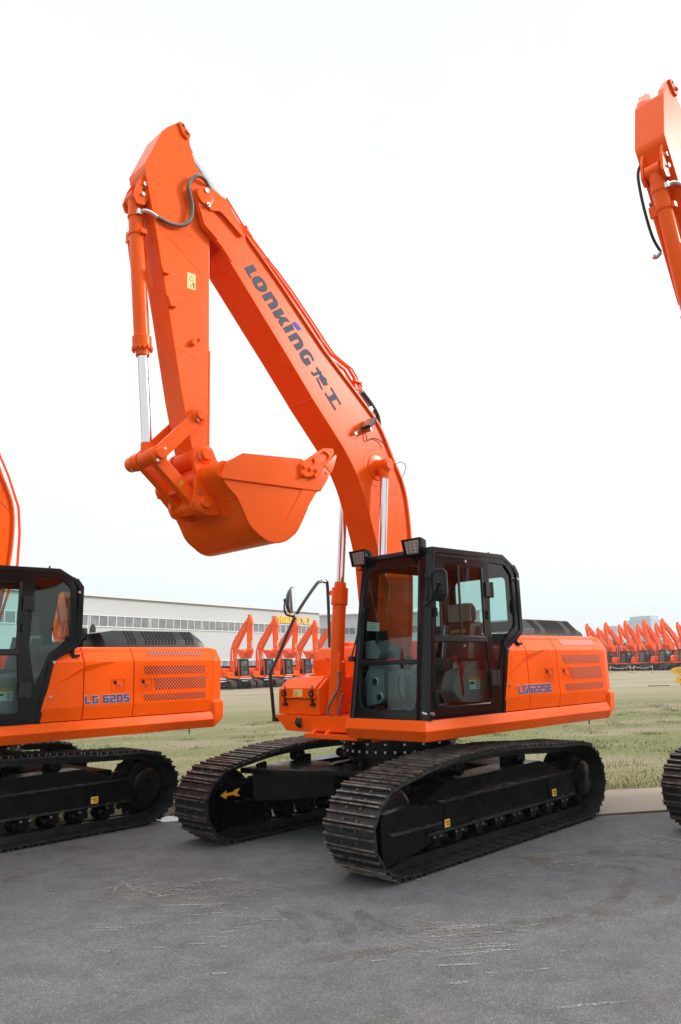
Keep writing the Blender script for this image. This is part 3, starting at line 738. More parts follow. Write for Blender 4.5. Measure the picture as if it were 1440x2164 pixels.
fk = [(2.62, 6.10), (2.76, 6.235), (2.985, 6.36), (3.075, 6.56), (3.14, 6.735), (3.09, 6.79), (3.00, 6.825), (2.88, 6.82), (2.70, 6.785), (2.44, 6.49), (2.43, 6.30)]
for s_ in (1, -1):
    m.prism(rp(fk, .03), min(s_ * .165, s_ * .215), max(s_ * .165, s_ * .215))
    m.prism(rp([(2.80, 6.26), (2.985, 6.38), (3.055, 6.56), (3.11, 6.73), (3.07, 6.775), (2.96, 6.74), (2.80, 6.45)], .03), min(s_ * .215, s_ * .232), max(s_ * .215, s_ * .232))
    m.prism(rp([(2.93, 6.56), (3.02, 6.77), (2.97, 6.815), (2.86, 6.805), (2.70, 6.765), (2.72, 6.69), (2.47, 6.45), (2.52, 6.43), (2.74, 6.57), (2.80, 6.60)], .02), min(s_ * .232, s_ * .255), max(s_ * .232, s_ * .255))
    m.revol((2.99, s_ * .225, 6.70), (0, s_, 0), [(0, .10), (.03, .10), (.035, .06)], 24)
each('fork_plate', m, M_OR, BM, bev=.004)
m = MB()
for x, z in ((2.96, 6.60), (2.985, 6.755)): m.cyl((x, .25, z), (x, .275, z), .026, n=12); 
m.cyl((2.96, .27, 6.60), (2.96, .29, 6.60), .012, n=8)
m.cyl((.74, .13, 5.06), (.74, .18, 5.06), .03, n=12); m.cyl((.49, .13, 4.95), (.49, .19, 4.95), .03, n=12)
each('pin_bolt', m, M_STL, BM)
m = MB(); m.cyl((.45, -.43, 4.20), (.45, .43, 4.20), .062, n=24)
for s_ in (1, -1):
    m.revol((.45, s_ * .20, 4.20), (0, s_, 0), [(0, .16), (.02, .155), (.025, .10), (.06, .088), (.065, .075), (.19, .072)], 28)
    m.revol((.45, s_ * .20, 4.20), (0, s_, 0), [(0, .235), (.008, .232)], 32)
sub('cylinder_boss', m, M_OR, BM)
m = MB(); m.tube([(.40, .44, 4.19), (.34, .46, 4.23), (.26, .45, 4.25), (.19, .45, 4.22), (.21, .43, 4.12), (.24, .40, 4.03), (.02, .24, 3.95)], .004, 6, 0, 5); m.tube([(.64, .225, 4.60), (.635, .23, 4.53), (.60, .222, 4.515), (.51, .222, 4.56), (.38, .225, 4.55), (.29, .24, 4.49)], .006, 6, 0, 5)
each('cable', m, M_RUB, BM)
m = MB(); m.cyl((.835, .20, 4.555), (.835, .25, 4.555), .02, n=10, m=1); m.prism([(.85, 4.545), (.67, 4.655), (.65, 4.68), (.675, 4.69), (.70, 4.66), (.85, 4.57)], .232, .245, m=1); m.prism([(.67, 4.66), (.64, 4.60), (.63, 4.605), (.655, 4.67)], .18, .32, m=1)
def lb(k, t): return [(.67 + dx * k + t * .5, .30 + dy * k, 4.71 + dz * k + t * .2) for dx, dy, dz in ((.05, -.07, -.07), (.05, .07, -.07), (-.055, .07, .055), (-.055, -.07, .055))]
m.loft([lb(.8, -.09), lb(1, -.03), lb(1, .02)], 0); m.loft([lb(.86, .0201), lb(.86, .024)], 2)
sub('work_lamp', m, [M_PLA, M_STL, M_LED], BM, bev=0)
m = MB()
for (x0, z0), (x1, z1) in (((2.60, 6.055), (2.40, 6.40)), ((1.49, 4.838), (1.16, 5.30))):
    m.tube([(x0, -.2065, z0), (x0, .2065, z0)], .006, 5)
m.tube([(2.74, .207, 6.29), (2.50, .207, 6.47)], .007, 5); m.tube([(2.70, .207, 6.23), (2.47, .207, 6.42)], .004, 5)
each('weld_bead', m, M_OR, BM)
m = MB()                                        # steel lines and hoses along the boom top
PT = [(2.68, 6.87), (2.46, 6.64), (2.34, 6.54), (2.085, 6.345), (1.966, 6.27), (1.772, 6.115), (1.474, 5.85), (1.218, 5.61), (1.10, 5.51), (.96, 5.46), (.812, 5.41), (.703, 5.295), (.64, 5.22)]
for y, dz, r in ((.13, 0, .018), (.06, 0, .018), (-.10, 0, .018), (-.15, .0, .018), (.19, -.025, .010)):
    m.tube([(x, y, z + dz) for x, z in PT], r, 8)
for x, z in ((2.10, 6.31), (1.29, 5.62), (.71, 5.22)): 
    t = Vector((.66, 0, .75)); p = Vector((x, 0, z)); nn = Vector((-.60, 0, .80)) * -1
    m.box(x - .04, x + .03, -.18, .17, z - .06, z + .05); m.cyl((x - .02, .13, z + .03), (x - .05, .13, z + .085), .012, n=8)
    m.cyl((x - .02, .06, z + .03), (x - .05, .06, z + .085), .012, n=8)
m.prism(rp([(.86, 5.14), (.80, 5.17), (.62, 5.11), (.42, 4.92), (.40, 4.78)], .02), .09, .13); m.prism(rp([(.86, 5.14), (.80, 5.17), (.62, 5.11), (.42, 4.92), (.40, 4.78)], .02), -.13, -.09)
m.box(.64, .76, .0, .20, 5.24, 5.27)
sub('pipe_run', m, M_OR, BM, ang=40)
m = MB()
for y in (.13, .06, -.10): m.tube([(.64, y, 5.22), (.56, y, 5.15), (.437, y + .01, 5.04), (.33, y + .01, 4.92), (.29, y, 4.80), (.30, y - .02, 4.62)], .026, 8, 0, 5)
each('hose', m, M_RUB, BM)
m = MB()
for y in (.13, .06, -.10): m.cyl((.65, y, 5.23), (.58, y, 5.165), .028, n=8)
each('hose_ferrule', m, M_STL, BM)
# ------------------------------------------------------------------ lettering on the boom
G = {'L':[(2.455,6.096),(2.332,6.188),(2.277,6.131),(2.378,6.054),(2.347,6.021),(2.369,6.003)],
'Oo':[(2.341,6.011),(2.307,6.05),(2.256,6.077),(2.198,6.064),(2.152,6.026),(2.133,5.979),(2.141,5.936),(2.182,5.909),(2.234,5.896),(2.285,5.91),(2.324,5.949),(2.343,5.986)],
'Oi':[(2.276,5.972),(2.233,6.009),(2.207,6.023),(2.187,5.999),(2.199,5.983),(2.256,5.942)],
'n':[(2.211,5.858),(2.087,5.953),(1.998,5.877),(1.98,5.848),(1.982,5.813),(2.002,5.783),(2.073,5.73),(2.133,5.779),(2.051,5.841),(2.045,5.856),(2.06,5.871),(2.073,5.869),(2.163,5.804)],
'k':[(2.063,5.712),(1.939,5.803),(1.889,5.743),(1.965,5.695),(1.914,5.7),(1.866,5.714),(1.806,5.675),(1.891,5.653),(1.925,5.576),(1.977,5.624),(1.962,5.664),(2.012,5.652)],
'i':[(1.916,5.568),(1.784,5.659),(1.739,5.603),(1.869,5.516)],
'dot':[(1.784,5.666),(1.731,5.704),(1.633,5.641),(1.681,5.604)],
'n2':[(1.842,5.487),(1.718,5.58),(1.624,5.503),(1.609,5.467),(1.612,5.436),(1.644,5.397),(1.707,5.356),(1.764,5.411),(1.668,5.475),(1.683,5.5),(1.704,5.499),(1.795,5.437)],
'G':[(1.673,5.329),(1.645,5.372),(1.594,5.411),(1.544,5.414),(1.494,5.385),(1.45,5.327),(1.448,5.307),(1.464,5.296),(1.507,5.346),(1.539,5.357),(1.577,5.341),(1.613,5.311),(1.597,5.289),(1.539,5.327),(1.493,5.26),(1.561,5.211),(1.617,5.241),(1.653,5.285)],
'c1':[(1.427,5.229),(1.399,5.245),(1.313,5.157),(1.264,5.142),(1.237,5.066),(1.264,5.049),(1.315,5.096)],
'c2':[(1.502,5.157),(1.486,5.17),(1.455,5.155),(1.403,5.189),(1.35,5.213),(1.328,5.194),(1.365,5.164),(1.417,5.135),(1.456,5.115),(1.481,5.123)],
'c3':[(1.418,5.11),(1.398,5.12),(1.318,4.99),(1.338,4.978),(1.412,5.081)],
'c4':[(1.385,5.128),(1.339,5.16),(1.277,5.055),(1.297,5.035)],
'g1':[(1.201,5.037),(1.179,5.052),(1.019,4.879),(1.044,4.864)],
'g2':[(1.297,4.95),(1.276,4.965),(1.107,4.794),(1.131,4.775)],
'g3':[(1.242,4.918),(1.147,4.98),(1.098,4.925),(1.193,4.87)]}
m = MB()
for i_, (k, pts) in enumerate(G.items()):
    if k == 'Oi': continue
    P = pts if len(pts) < 10 or k in ('k', 'c2') else pts
    m.plate(P, [G['Oi']] if k == 'Oo' else [], .002, PX(.2066 + .0003 * (i_ % 5)), 1 if k == 'dot' else 0)
sub('lettering', m, [M_LET, M_BLU], BM)
# ------------------------------------------------------------------ arm
m = MB()
AO = [(3.455, 7.29), (3.40, 7.325), (3.12, 7.28), (3.05, 7.08), (2.94, 6.975), (2.856, 6.885), (2.868, 6.43), (2.861, 5.67), (2.851, 4.74), (2.843, 4.02), (2.87, 3.90), (2.95, 3.83), (3.02, 3.87), (3.064, 4.04), (3.175, 4.51), (3.307, 5.174), (3.491, 6.08), (3.635, 6.72), (3.65, 6.80)]
m.prism(AO, -.155, .155)
AR = part('arm', m, M_OR, 'B', True, bev=.009)
m = MB()
for s_ in (1, -1):
    lo, hi = sorted((s_ * .085, s_ * .145))
    m.prism(rp([(3.50, 7.20), (3.40, 7.36), (3.27, 7.485), (3.19, 7.495), (3.135, 7.36), (3.10, 7.22)], .025), lo, hi)
    m.prism(rp([(3.28, 7.485), (3.22, 7.49), (3.13, 7.37), (3.16, 7.33), (3.22, 7.36)], .015), min(s_ * .145, s_ * .17), max(s_ * .145, s_ * .17))
    m.prism(rp([(3.60, 6.78), (3.69, 6.60), (3.735, 6.44), (3.70, 6.36), (3.61, 6.38), (3.56, 6.50), (3.52, 6.62), (3.56, 6.78)], .03), min(s_ * .088, s_ * .118), max(s_ * .088, s_ * .118))
m.cyl((3.165, -.15, 7.40), (3.165, .15, 7.40), .05, n=16); m.cyl((2.99, -.165, 6.70), (2.99, .165, 6.70), .15, n=28); m.cyl((3.655, -.12, 6.48), (3.655, .12, 6.48), .045, n=16)
m.cyl((2.955, -.165, 3.90), (2.955, .165, 3.90), .105, n=24); m.cyl((3.0, -.165, 4.30), (3.0, .165, 4.30), .085, n=20)
each('bracket', m, M_OR, AR, bev=.004)
m = MB()
for x, z in ((3.41, 5.735), (3.32, 5.41)):
    m.prism([(x - .05, z - .04), (x + .02, z - .05), (x + .06, z + .05), (x - .01, z + .05)], .155, .20)
m.prism([(3.09, 5.03), (3.05, 5.03), (3.03, 5.09), (3.07, 5.10)], .155, .20); m.cyl((3.0, .155, 5.11), (3.0, .21, 5.11), .018, n=8); m.cyl((3.075, .155, 5.05), (3.075, .205, 5.05), .018, n=8)
# weld seams on the side and doubler on the rear flange
m.prism([(3.47, 6.18), (3.46, 6.19), (2.95, 5.86), (2.96, 5.85)], .1535, .1575); m.prism([(3.23, 4.965), (3.23, 4.975), (2.95, 4.885), (2.95, 4.875)], .1535, .1575)
m.box(2.845, 2.862, -.16, .16, 4.03, 5.04)
each('mounting_block', m, M_OR, AR, bev=.003)
b = MB(); b.prism([(3.136, 5.815), (3.035, 5.82), (3.036, 5.645), (3.134, 5.637)], .156, .1585); o = sub('warning_decal', b, M_PYEL, AR)
b = MB(); b.prism([(3.115, 5.735), (3.055, 5.735), (3.085, 5.795)], .1585, .1592, 0); b.prism([(3.107, 5.74), (3.063, 5.74), (3.085, 5.785)], .1592, .1597, 1); b.prism([(3.065, 5.66), (3.050, 5.66), (3.050, 5.72), (3.065, 5.715)], .1585, .1595, 0); b.prism([(3.08, 5.70), (3.045, 5.70), (3.05, 5.71), (3.08, 5.712)], .1595, .1600, 0); b.prism([(3.10, 5.67), (3.085, 5.67), (3.085, 5.685), (3.10, 5.685)], .1585, .1595, 0)
sub('print', b, [M_INK, M_PYEL], o)
m = MB(); m.coil([(3.50, .17, 6.27), (3.383, .19, 6.245), (3.261, .20, 6.265), (3.176, .21, 6.325), (3.13, .21, 6.423), (3.124, .21, 6.547), (3.15, .21, 6.656), (3.172, .21, 6.751), (3.135, .21, 6.845), (3.066, .22, 6.915), (2.968, .20, 6.93), (2.88, .17, 6.88), (2.76, .15, 6.86)], .023, .011)
m.coil([(3.50, -.17, 6.27), (3.3, -.22, 6.2), (3.15, -.23, 6.35), (3.15, -.23, 6.65), (3.05, -.22, 6.9), (2.76, -.15, 6.86)], .023, .011)
HS = sub('guarded_hose', m, [M_SPR, M_RUB], AR, ang=60)
m = MB(); m.tube([(3.66, .08, 6.29), (3.62, .12, 6.31), (3.57, .15, 6.30), (3.49, .17, 6.265)], .02, 8, 0, 4); m.box(3.64, 3.68, .07, .11, 6.27, 6.32)
m.cyl((3.62, .11, 6.60), (3.62, .14, 6.60), .024, n=10); m.cyl((3.16, .16, 7.41), (3.16, .195, 7.41), .026, n=12)
for s_ in (1, -1): m.cyl((3.64, s_ * .118, 6.48), (3.64, s_ * .14, 6.48), .02, n=8)
each('hose_fitting', m, M_STL, AR)
m = MB(); m.cyl((3.22, .165, 7.46), (3.22, .173, 7.46), .016, n=10); m.cyl((2.995, .254, 6.76), (2.995, .2585, 6.76), .02, n=10); m.cyl((3.63, .118, 6.54), (3.63, .1205, 6.54), .016, n=8)
each('bolt_hole', m, M_DRK, AR)

# ------------------------------------------------------------------ cylinders
def cylinder(name, A, B, f, r, rr, eyeA, eyeB, grp='A', collar=.16, bolts=True, seam=True):
    A = Vector(A); B = Vector(B); d = (B - A).normalized(); L = (B - A).length
    m = MB(); m.revol(A - d * .02, d, [(0, r * .8), (.05, r), (f * L - collar, r), (f * L - collar + .01, r * 1.22), (f * L - .03, r * 1.22), (f * L - .03, r * .9), (f * L + .04, r * .86), (f * L + .045, rr * 1.1)], 24)
    m.cyl(A - Vector((0, eyeA, 0)), A + Vector((0, eyeA, 0)), r * 1.05, n=20)
    if bolts:
        q = A + d * (f * L - .05); u = d.orthogonal().normalized(); w = d.cross(u)
        for k in range(14):
            a = 2 * pi * k / 14; c = q + (u * cos(a) + w * sin(a)) * r * 1.2; m.cyl(c - d * .02, c + d * .022, .011, n=6)
    o = part(name, m, M_OR, grp, True, ang=40)
    m = MB(); m.cyl(A + d * (f * L), B - d * r * .9, rr, n=20); sub('piston_rod', m, M_CHR, o)
    m = MB(); m.cyl(B - Vector((0, eyeB, 0)), B + Vector((0, eyeB, 0)), r * 1.0, n=20); m.cyl(B - d * r * 2, B, rr * 1.15, r * .9, n=16); sub('rod_eye', m, M_OR, o)
    return o, A, d, L
for y in (.34, -.34):
    o, A, d, L = cylinder('boom_cylinder', (.74, y, 1.19), (.45, y, 4.20), .545, .083, .050, .09, .075, collar=.24, bolts=False)
    m = MB(); q = A + d * (L * .545 - .10); m.box(q.x - .03, q.x + .03, y - .16, y - .05, q.z - .02, q.z + .03)
    m.tube([(q.x, y - .10, q.z - .16), (q.x + .01, y - .095, q.z - .28), (q.x + .02, y - .03, q.z - .40), (q.x + .05, y - .03, q.z - .75)], .018, 8, 0, 4)
    m.tube([(.70, y + .085, 2.0), (.73, y + .10, 1.92), (.72, y + .09, 1.45)], .016, 8, 0, 3)
    if y < 0:
        m.loft([[(.76, y + .03, 1.95), (.76, y + .13, 1.90), (.76, y + .13, 1.58), (.76, y + .06, 1.50)], [(.66, y + .03, 1.95), (.66, y + .13, 1.90), (.66, y + .13, 1.58), (.66, y + .06, 1.50)]])
    sub('cylinder_pipe', m, M_OR, o, ang=40)
    if y < 0:
        m = MB()
        m.coil([(.78, y + .145, 1.80), (.80, y + .15, 1.62), (.86, y + .09, 1.47), (.88, y + .05, 1.36), (.86, y + .10, 1.28), (.82, y + .19, 1.25)], .02, .012)
        m.coil([(.78, y + .20, 1.55), (.80, y + .17, 1.42), (.82, y + .15, 1.33), (.84, y + .19, 1.27)], .018, .012)
        sub('guarded_hose', m, [M_SPR, M_RUB], o, ang=60)
o, A, d, L = cylinder('bucket_cylinder', (3.655, 0, 6.48), (3.44, 0, 3.83), .61, .076, .049, .07, .07, 'B')
m = MB()
for t in (.07, .14): q = A + d * (L * t); m.revol(q, d, [(0, .084), (.02, .084)], 20)
q = A + d * (L * .14); m.box(q.x - .02, q.x + .05, -.13, -.06, q.z - .06, q.z + .05); m.box(q.x - .05, q.x + .01, .06, .11, q.z - .03, q.z + .02)
m.tube([(q.x + .04, -.10, q.z), (q.x - .02, -.09, q.z - .4), (q.x - .10, -.085, q.z - .95)], .016, 8); m.tube([(q.x - .06, .06, q.z - .1), (q.x - .16, .06, q.z - .55)], .012, 8)
sub('cylinder_pipe', m, M_OR, o)
cylinder('arm_cylinder', (.62, 0, 5.03), (3.165, 0, 7.40), .70, .085, .055, .08, .07, 'C')
# ------------------------------------------------------------------ linkage and bucket
P1, P2, P3, P4 = (3.0, 4.30), (3.44, 3.83), (2.955, 3.425), (2.955, 3.90)
def bar(m, a, b, w, y0, y1):
    d = Vector((b[0] - a[0], b[1] - a[1])).normalized(); n = Vector((-d.y, d.x)); out = []
    for c, s_ in ((a, -1), (b, 1)):
        for k in range(9):
            t = -pi / 2 + pi * k / 8; v = d * s_ * cos(t) * w + n * s_ * sin(t) * w; out.append((c[0] + v.x, c[1] + v.y))
    m.prism(out, y0, y1)
for s_ in (1, -1):
    m = MB(); bar(m, P1, P2, .068, min(s_ * .17, s_ * .205), max(s_ * .17, s_ * .205))
    for p in (P1, P2): m.revol((p[0], s_ * .165, p[1]), (0, s_, 0), [(0, .085), (.05, .085), (.055, .056), (.10, .052)], 22)
    o = part('guide_link', m, M_OR, 'B', True, bev=.004)
    m = MB()
    for p, e in ((P1, (.035, -.055)), (P2, (.03, -.07)), (P2, (-.045, .055))): m.cyl((p[0] + e[0], s_ * .205, p[1] + e[1]), (p[0] + e[0], s_ * .24, p[1] + e[1]), .014, n=8)
    each('lock_bolt', m, M_STL, o)
m = MB()
m.cyl((P2[0], -.16, P2[1]), (P2[0], -.085, P2[1]), .085, n=22); m.cyl((P2[0], .085, P2[1]), (P2[0], .16, P2[1]), .085, n=22); m.cyl((P2[0], -.30, P2[1]), (P2[0], .26, P2[1]), .05, n=20)
m.cyl((P3[0], -.17, P3[1]), (P3[0], .17, P3[1]), .085, n=22); m.revol((P2[0], -.31, P2[1]), (0, 1, 0), [(0, .075), (.1, .08), (.105, .06)], 20)
for s_ in (1, -1):
    lo, hi = sorted((s_ * .07, s_ * .155)); bar(m, P2, P3, .062, lo, hi)
c = Vector(((P2[0] + P3[0] * 2) / 3, 0, (P2[1] + P3[1] * 2) / 3)); m.box(c.x - .05, c.x + .05, -.1, .1, c.z - .04, c.z + .04)
o = part('bucket_link', m, M_OR, 'B', True, bev=.008)
b = MB(); c = Vector((3.16, 0, 3.60)); b.prism([(c.x - .03, c.z + .01), (c.x + .01, c.z - .03), (c.x + .035, c.z - .005), (c.x - .005, c.z + .035)], .1555, .158); sub('amber_decal', b, M_AMB, o)
# bucket
SHL = [(1.70, 3.745), (1.751, 3.666), (1.904, 3.454), (2.043, 3.214), (2.12, 3.14), (2.22, 3.078), (2.346, 3.050), (2.44, 3.064), (2.52, 3.105), (2.647, 3.196), (2.726, 3.329), (2.80, 3.45), (2.90, 3.53), (2.985, 3.615), (2.955, 3.73)]
W = .55
SHL = SHL[:2] + [(p.x, p.y) for p in catmull([(a, b, 0) for a, b in SHL[2:12]], 4)] + SHL[12:]
m = MB()
n_ = len(SHL); inn = []
for i in range(n_):
    a, b_ = Vector(SHL[max(i - 1, 0)]), Vector(SHL[min(i + 1, n_ - 1)]); d = (b_ - a).normalized(); inn.append((SHL[i][0] - d.y * .022, SHL[i][1] + d.x * .022))
m.prism(SHL + inn[::-1], -W + .01, W - .01)
m.prism([(2.955, 3.73), (2.745, 3.865), (2.735, 3.845), (2.94, 3.71)], -W + .01, W - .01)
BK = part('bucket', m, M_OR, 'B', True, bev=0, ang=40)
m = MB()
SP = SHL[1:-1] + [(2.937, 3.754), (2.745, 3.874), (1.984, 3.954)]
SPU = [(1.72, 3.70), (1.76, 3.655), (2.985, 3.60), (2.99, 3.62), (2.937, 3.76), (2.745, 3.884), (1.984, 3.962), (1.80, 3.83)]
for s_ in (1, -1):
    m = MB()
    lo, hi = sorted((s_ * (W - .02), s_ * W)); m.prism(SP, lo, hi)
    lo, hi = sorted((s_ * W, s_ * (W + .022))); m.prism(SPU, lo, hi)
    lo, hi = sorted((s_ * W, s_ * (W + .010)))
    m.prism([(1.975, 3.645), (2.125, 3.40), (2.23, 3.26), (2.42, 3.19), (2.51, 3.10), (2.44, 3.066), (2.346, 3.053), (2.22, 3.08), (2.045, 3.216), (1.906, 3.456), (1.78, 3.65)], lo, hi)
    sub('side_plate', m, M_OR, BK, bev=.003)
m = MB()
m.cyl((2.915, -W - .02, 3.69), (2.915, W - .03, 3.69), .10, n=30)
m.prism([(2.80, 3.47), (2.83, 3.44), (2.745, 3.30), (2.715, 3.32)], -.30, .30)
EAR = rp([(3.06, 3.95), (2.968, 4.01), (2.87, 3.99), (2.79, 3.84), (2.785, 3.60), (2.78, 3.46), (2.74, 3.36), (2.80, 3.32), (2.93, 3.315), (3.02, 3.34), (3.065, 3.42), (3.05, 3.55), (3.045, 3.70), (3.085, 3.84)], .05)
for s_ in (1, -1):
    lo, hi = sorted((s_ * .185, s_ * .235)); m.prism(EAR, lo, hi)
    for p in (P3, P4): m.revol((p[0], s_ * .18, p[1]), (0, s_, 0), [(0, .095), (.065, .09), (.07, .06), (.115, .055)], 24)
    m.revol((P3[0], s_ * .16, P3[1]), (0, s_, 0), [(0, .115), (.02, .115)], 24)
each('hinge_ear', m, M_OR, BK, bev=.004)
m = MB()
for p, e in ((P4, (.06, -.03)), (P3, (.05, .085))): m.cyl((p[0] + e[0], .235, p[1] + e[1]), (p[0] + e[0], .262, p[1] + e[1]), .017, n=8)
each('lock_bolt', m, M_STL, BK)
for s_ in (1, -1):
    m = MB(); lo, hi = sorted((s_ * (W + .02), s_ * (W + .05)))
    CT = rp([(2.027, 3.90), (1.98, 3.935), (1.703, 4.124), (1.558, 4.144), (1.55, 4.088), (1.741, 3.885), (1.779, 3.81), (1.81, 3.785), (2.021, 3.765)], .015)
    m.plate(CT, [rp([(1.80, 4.02), (1.70, 4.09), (1.62, 4.06), (1.64, 4.01), (1.76, 3.92), (1.80, 3.95)], .03), rp([(1.93, 3.93), (1.84, 3.99), (1.83, 3.94), (1.88, 3.90)], .015)], .03, lambda u, v, w, s_=s_: (u, s_ * (W + .037) + w, v), 0, .004)
    m.plate(rp([(2.0, 3.90), (1.62, 4.12), (1.57, 4.10), (1.76, 3.85)], .02), [], .016, lambda u, v, w, s_=s_: (u, s_ * (W + .024) + w, v), 0, .002)
    for x, z in ((1.985, 3.87), (1.90, 3.86), (1.815, 3.86), (1.985, 3.785), (1.835, 3.80)): m.cyl((x, s_ * (W + .03), z), (x, s_ * (W + .075), z), .024, n=6)
    sub('side_cutter', m, M_OR, BK)
dt = Vector((-.55, 0, .835)).normalized(); nt_ = Vector((.835, 0, .55)).normalized()
m = MB(); p = Vector((1.725, 0, 3.70)); q = p + dt * .19
m.loft([[p - nt_ * .02 + Vector((0, y, 0)), p + nt_ * .03 + Vector((0, y, 0)), q + nt_ * .02 + Vector((0, y, 0)), q - nt_ * .005 + Vector((0, y, 0))] for y in (-W, W)])
sub('cutting_lip', m, M_OR, BK)
m = MB()
m.tube([(x, W + .003, z) for x, z in SHL[2:-3]], .006, 5); m.tube([(1.76, W + .006, 3.653), (2.985, W + .006, 3.598)], .007, 5); m.tube([(2.80, -W + .02, 3.445), (2.80, W - .02, 3.445)], .008, 5)
each('weld_bead', m, M_OR, BK)
for k in range(5):
    y = -.49 + k * .245; m = MB(); p = Vector((1.74, y, 3.69))
    R_ = lambda t, h0, h1, w: [p + dt * t + nt_ * h + Vector((0, s_, 0)) for h, s_ in ((h0, -w), (h0, w), (h1, w), (h1, -w))]
    m.loft([R_(0, -.045, .06, .055), R_(.16, -.05, .07, .06), R_(.28, -.045, .055, .052)], 0); m.loft([R_(.27, -.055, .065, .06), R_(.36, -.045, .045, .06), R_(.50, -.02, .0, .05)], 0)
    m.cyl(p + dt * .22 + Vector((0, -.066, 0)), p + dt * .22 + Vector((0, .066, 0)), .018, n=8, m=0)
    sub('tooth', m, M_OR, BK, bev=.004)
# ------------------------------------------------------------------ more machines
FOOT = Matrix.Translation((.15, 0, 1.85))
FAR_SUB = {'track_frame', 'idler_wheel', 'drive_sprocket', 'track_roller', 'top_plate', 'fork_plate', 'bracket', 'right_panel', 'side_cover', 'access_door', 'piston_rod', 'rod_eye', 'side_plate', 'hinge_ear', 'side_cutter', 'tooth', 'cutting_lip', 'roof', 'door', 'corner_pillar', 'rear_pillar', 'windshield', 'glass', 'seat', 'console', 'headliner', 'lid', 'lettering', 'pipe_run', 'grille', 'vent_slots'}
def copy_machine(label, loc, rz, yawU=None, boomrot=0.0, toff=(0, 0), far=False, skip=(), group=None, armrot=0.0):
    r = ROOT.copy(); COL.objects.link(r); r.location = loc; r.rotation_euler = (0, 0, rz); r['label'] = label
    if group: r['group'] = group
    u = PHI if yawU is None else yawU
    MU = Matrix.Rotation(u, 4, 'Z'); MA = MU @ FOOT @ Matrix.Rotation(-boomrot, 4, 'Y') @ FOOT.inverted()
    def about(x, z, a): return Matrix.Translation((x, 0, z)) @ Matrix.Rotation(-a, 4, 'Y') @ Matrix.Translation((-x, 0, -z))
    MB_ = MA @ about(2.99, 6.70, armrot)
    q = about(2.99, 6.70, armrot) @ Vector((3.165, 0, 7.40)); MC = MA @ about(.62, 5.03, atan2(q.z - 5.03, q.x - .62) - atan2(7.40 - 5.03, 3.165 - .62))
    out = {}
    for o, g, fr in PARTS:
        if far and not fr: continue
        c = o.copy(); COL.objects.link(c); c.parent = r
        c.matrix_local = {'T': Matrix.Translation((toff[0], toff[1], 0)), 'U': MU, 'A': MA, 'B': MB_, 'C': MC}[g]
        out.setdefault(o.name, c)
        for s_ in o.children:
            b_ = s_.name.split('.')[0]
            if b_ in skip or (far and b_ not in FAR_SUB): continue
            d = s_.copy(); COL.objects.link(d); d.parent = c
            for t_ in ([] if far else s_.children):
                if t_.name.split('.')[0] in skip: continue
                e = t_.copy(); COL.objects.link(e); e.parent = d
                for q_ in t_.children:
                    if q_.name.split('.')[0] in skip: continue
                    w_ = q_.copy(); COL.objects.link(w_); w_.parent = e
    return r, out
# LETTER sits below hood > access_door: lift it to the door level
LG, lo = copy_machine('orange excavator with rear hood lettered LG 6205 and a round black air cleaner', (3.5, -3.84, 0), 0, radians(.5), radians(6.0), (0, -.22), skip=('model_lettering',))
hood = lo['engine_hood']
doors = [c for c in hood.children if c.name.startswith('access_door')]
pf = lambda off: (lambda u, v, w: (-.765 - u + v * .05, 1.3475 + .017 * (1.985 - (1.50 + v)) / .517 + .002 + w + off, 1.50 + v))
m = MB(); m.block('LG 6205', 0, .60, .092, pf(0), 0, .003, .0045); m.block('LG 6205', 0, .60, .092, pf(.003), 1, .002, -.0015)
sub('model_lettering', m, [M_SIL, M_LBL], doors[0])
m = MB(); m.revol((-1.05, .6, 2.16), (0, 0, 1), [(0, .05), (.10, .05), (.115, .095), (.12, .10), (.255, .10), (.265, .09), (.27, .03), (.285, .025)], 24); m.box(-1.2, -.9, .45, .75, 2.16, 2.18)
cl = sub('air_cleaner', m, M_COV, LG); cl.matrix_local = Matrix.Rotation(radians(.5), 4, 'Z')
m = MB()
m.tube([(.28, .13, 4.78), (.06, .13, 4.44), (-.14, .13, 4.05), (-.21, .13, 3.72), (-.25, .13, 3.3), (-.13, .13, 2.5)], .018, 8)
sub('lower_pipe', m, M_OR, lo['boom'], ang=40)
m = MB(); m.tube([(-1.4, -1.1, 2.16), (-1.42, -1.12, 2.45), (-1.45, -1.14, 2.5)], .012, 6)
m.loft([[(-1.45 + a, -1.14 + b_ * .2, 2.56 + c * 1) for a, b_, c in ((.03, .1, -.09), (.05, -.1, -.07), (-.02, -.1, .09), (-.04, .1, .08))], [(-1.47 + a, -1.11 + b_ * .2, 2.56 + c * 1) for a, b_, c in ((.03, .1, -.09), (.05, -.1, -.07), (-.02, -.1, .09), (-.04, .1, .08))]])
m.tube([(-2.1, -1.1, 2.16), (-2.12, -1.1, 2.45)], .012, 6); m.loft([[(-2.1 + k, -1.1, 2.47 + a) for a in (0,)] * 0 or [(-2.14 + .10 * cos(t) * .5, -1.1 + k, 2.50 + .10 * sin(t)) for t in [2 * pi * i / 14 for i in range(14)]] for k in (0, .02)])
each('rear_mirror', m, M_PLA, lo['engine_cover'])
b = MB(); b.box(-1.40, -1.31, 1.345 - .10, 1.25, 2.142, 2.16); 
RG, ro = copy_machine('orange excavator of which only a raised arm and the front end of one track show', RLOC, RROT, RYAW, RBOOM, RT, skip=('model_lettering',), armrot=RARM)
VR = random.Random(21)
m = MB(); m.tube([(3.50, -.17, 6.72), (3.58, -.20, 6.58), (3.60, -.205, 6.35), (3.58, -.205, 6.1), (3.54, -.20, 5.9), (3.50, -.17, 5.75)], .015, 8, 0, 6)
each('arm_hose', m, M_RUB, ro['arm'])
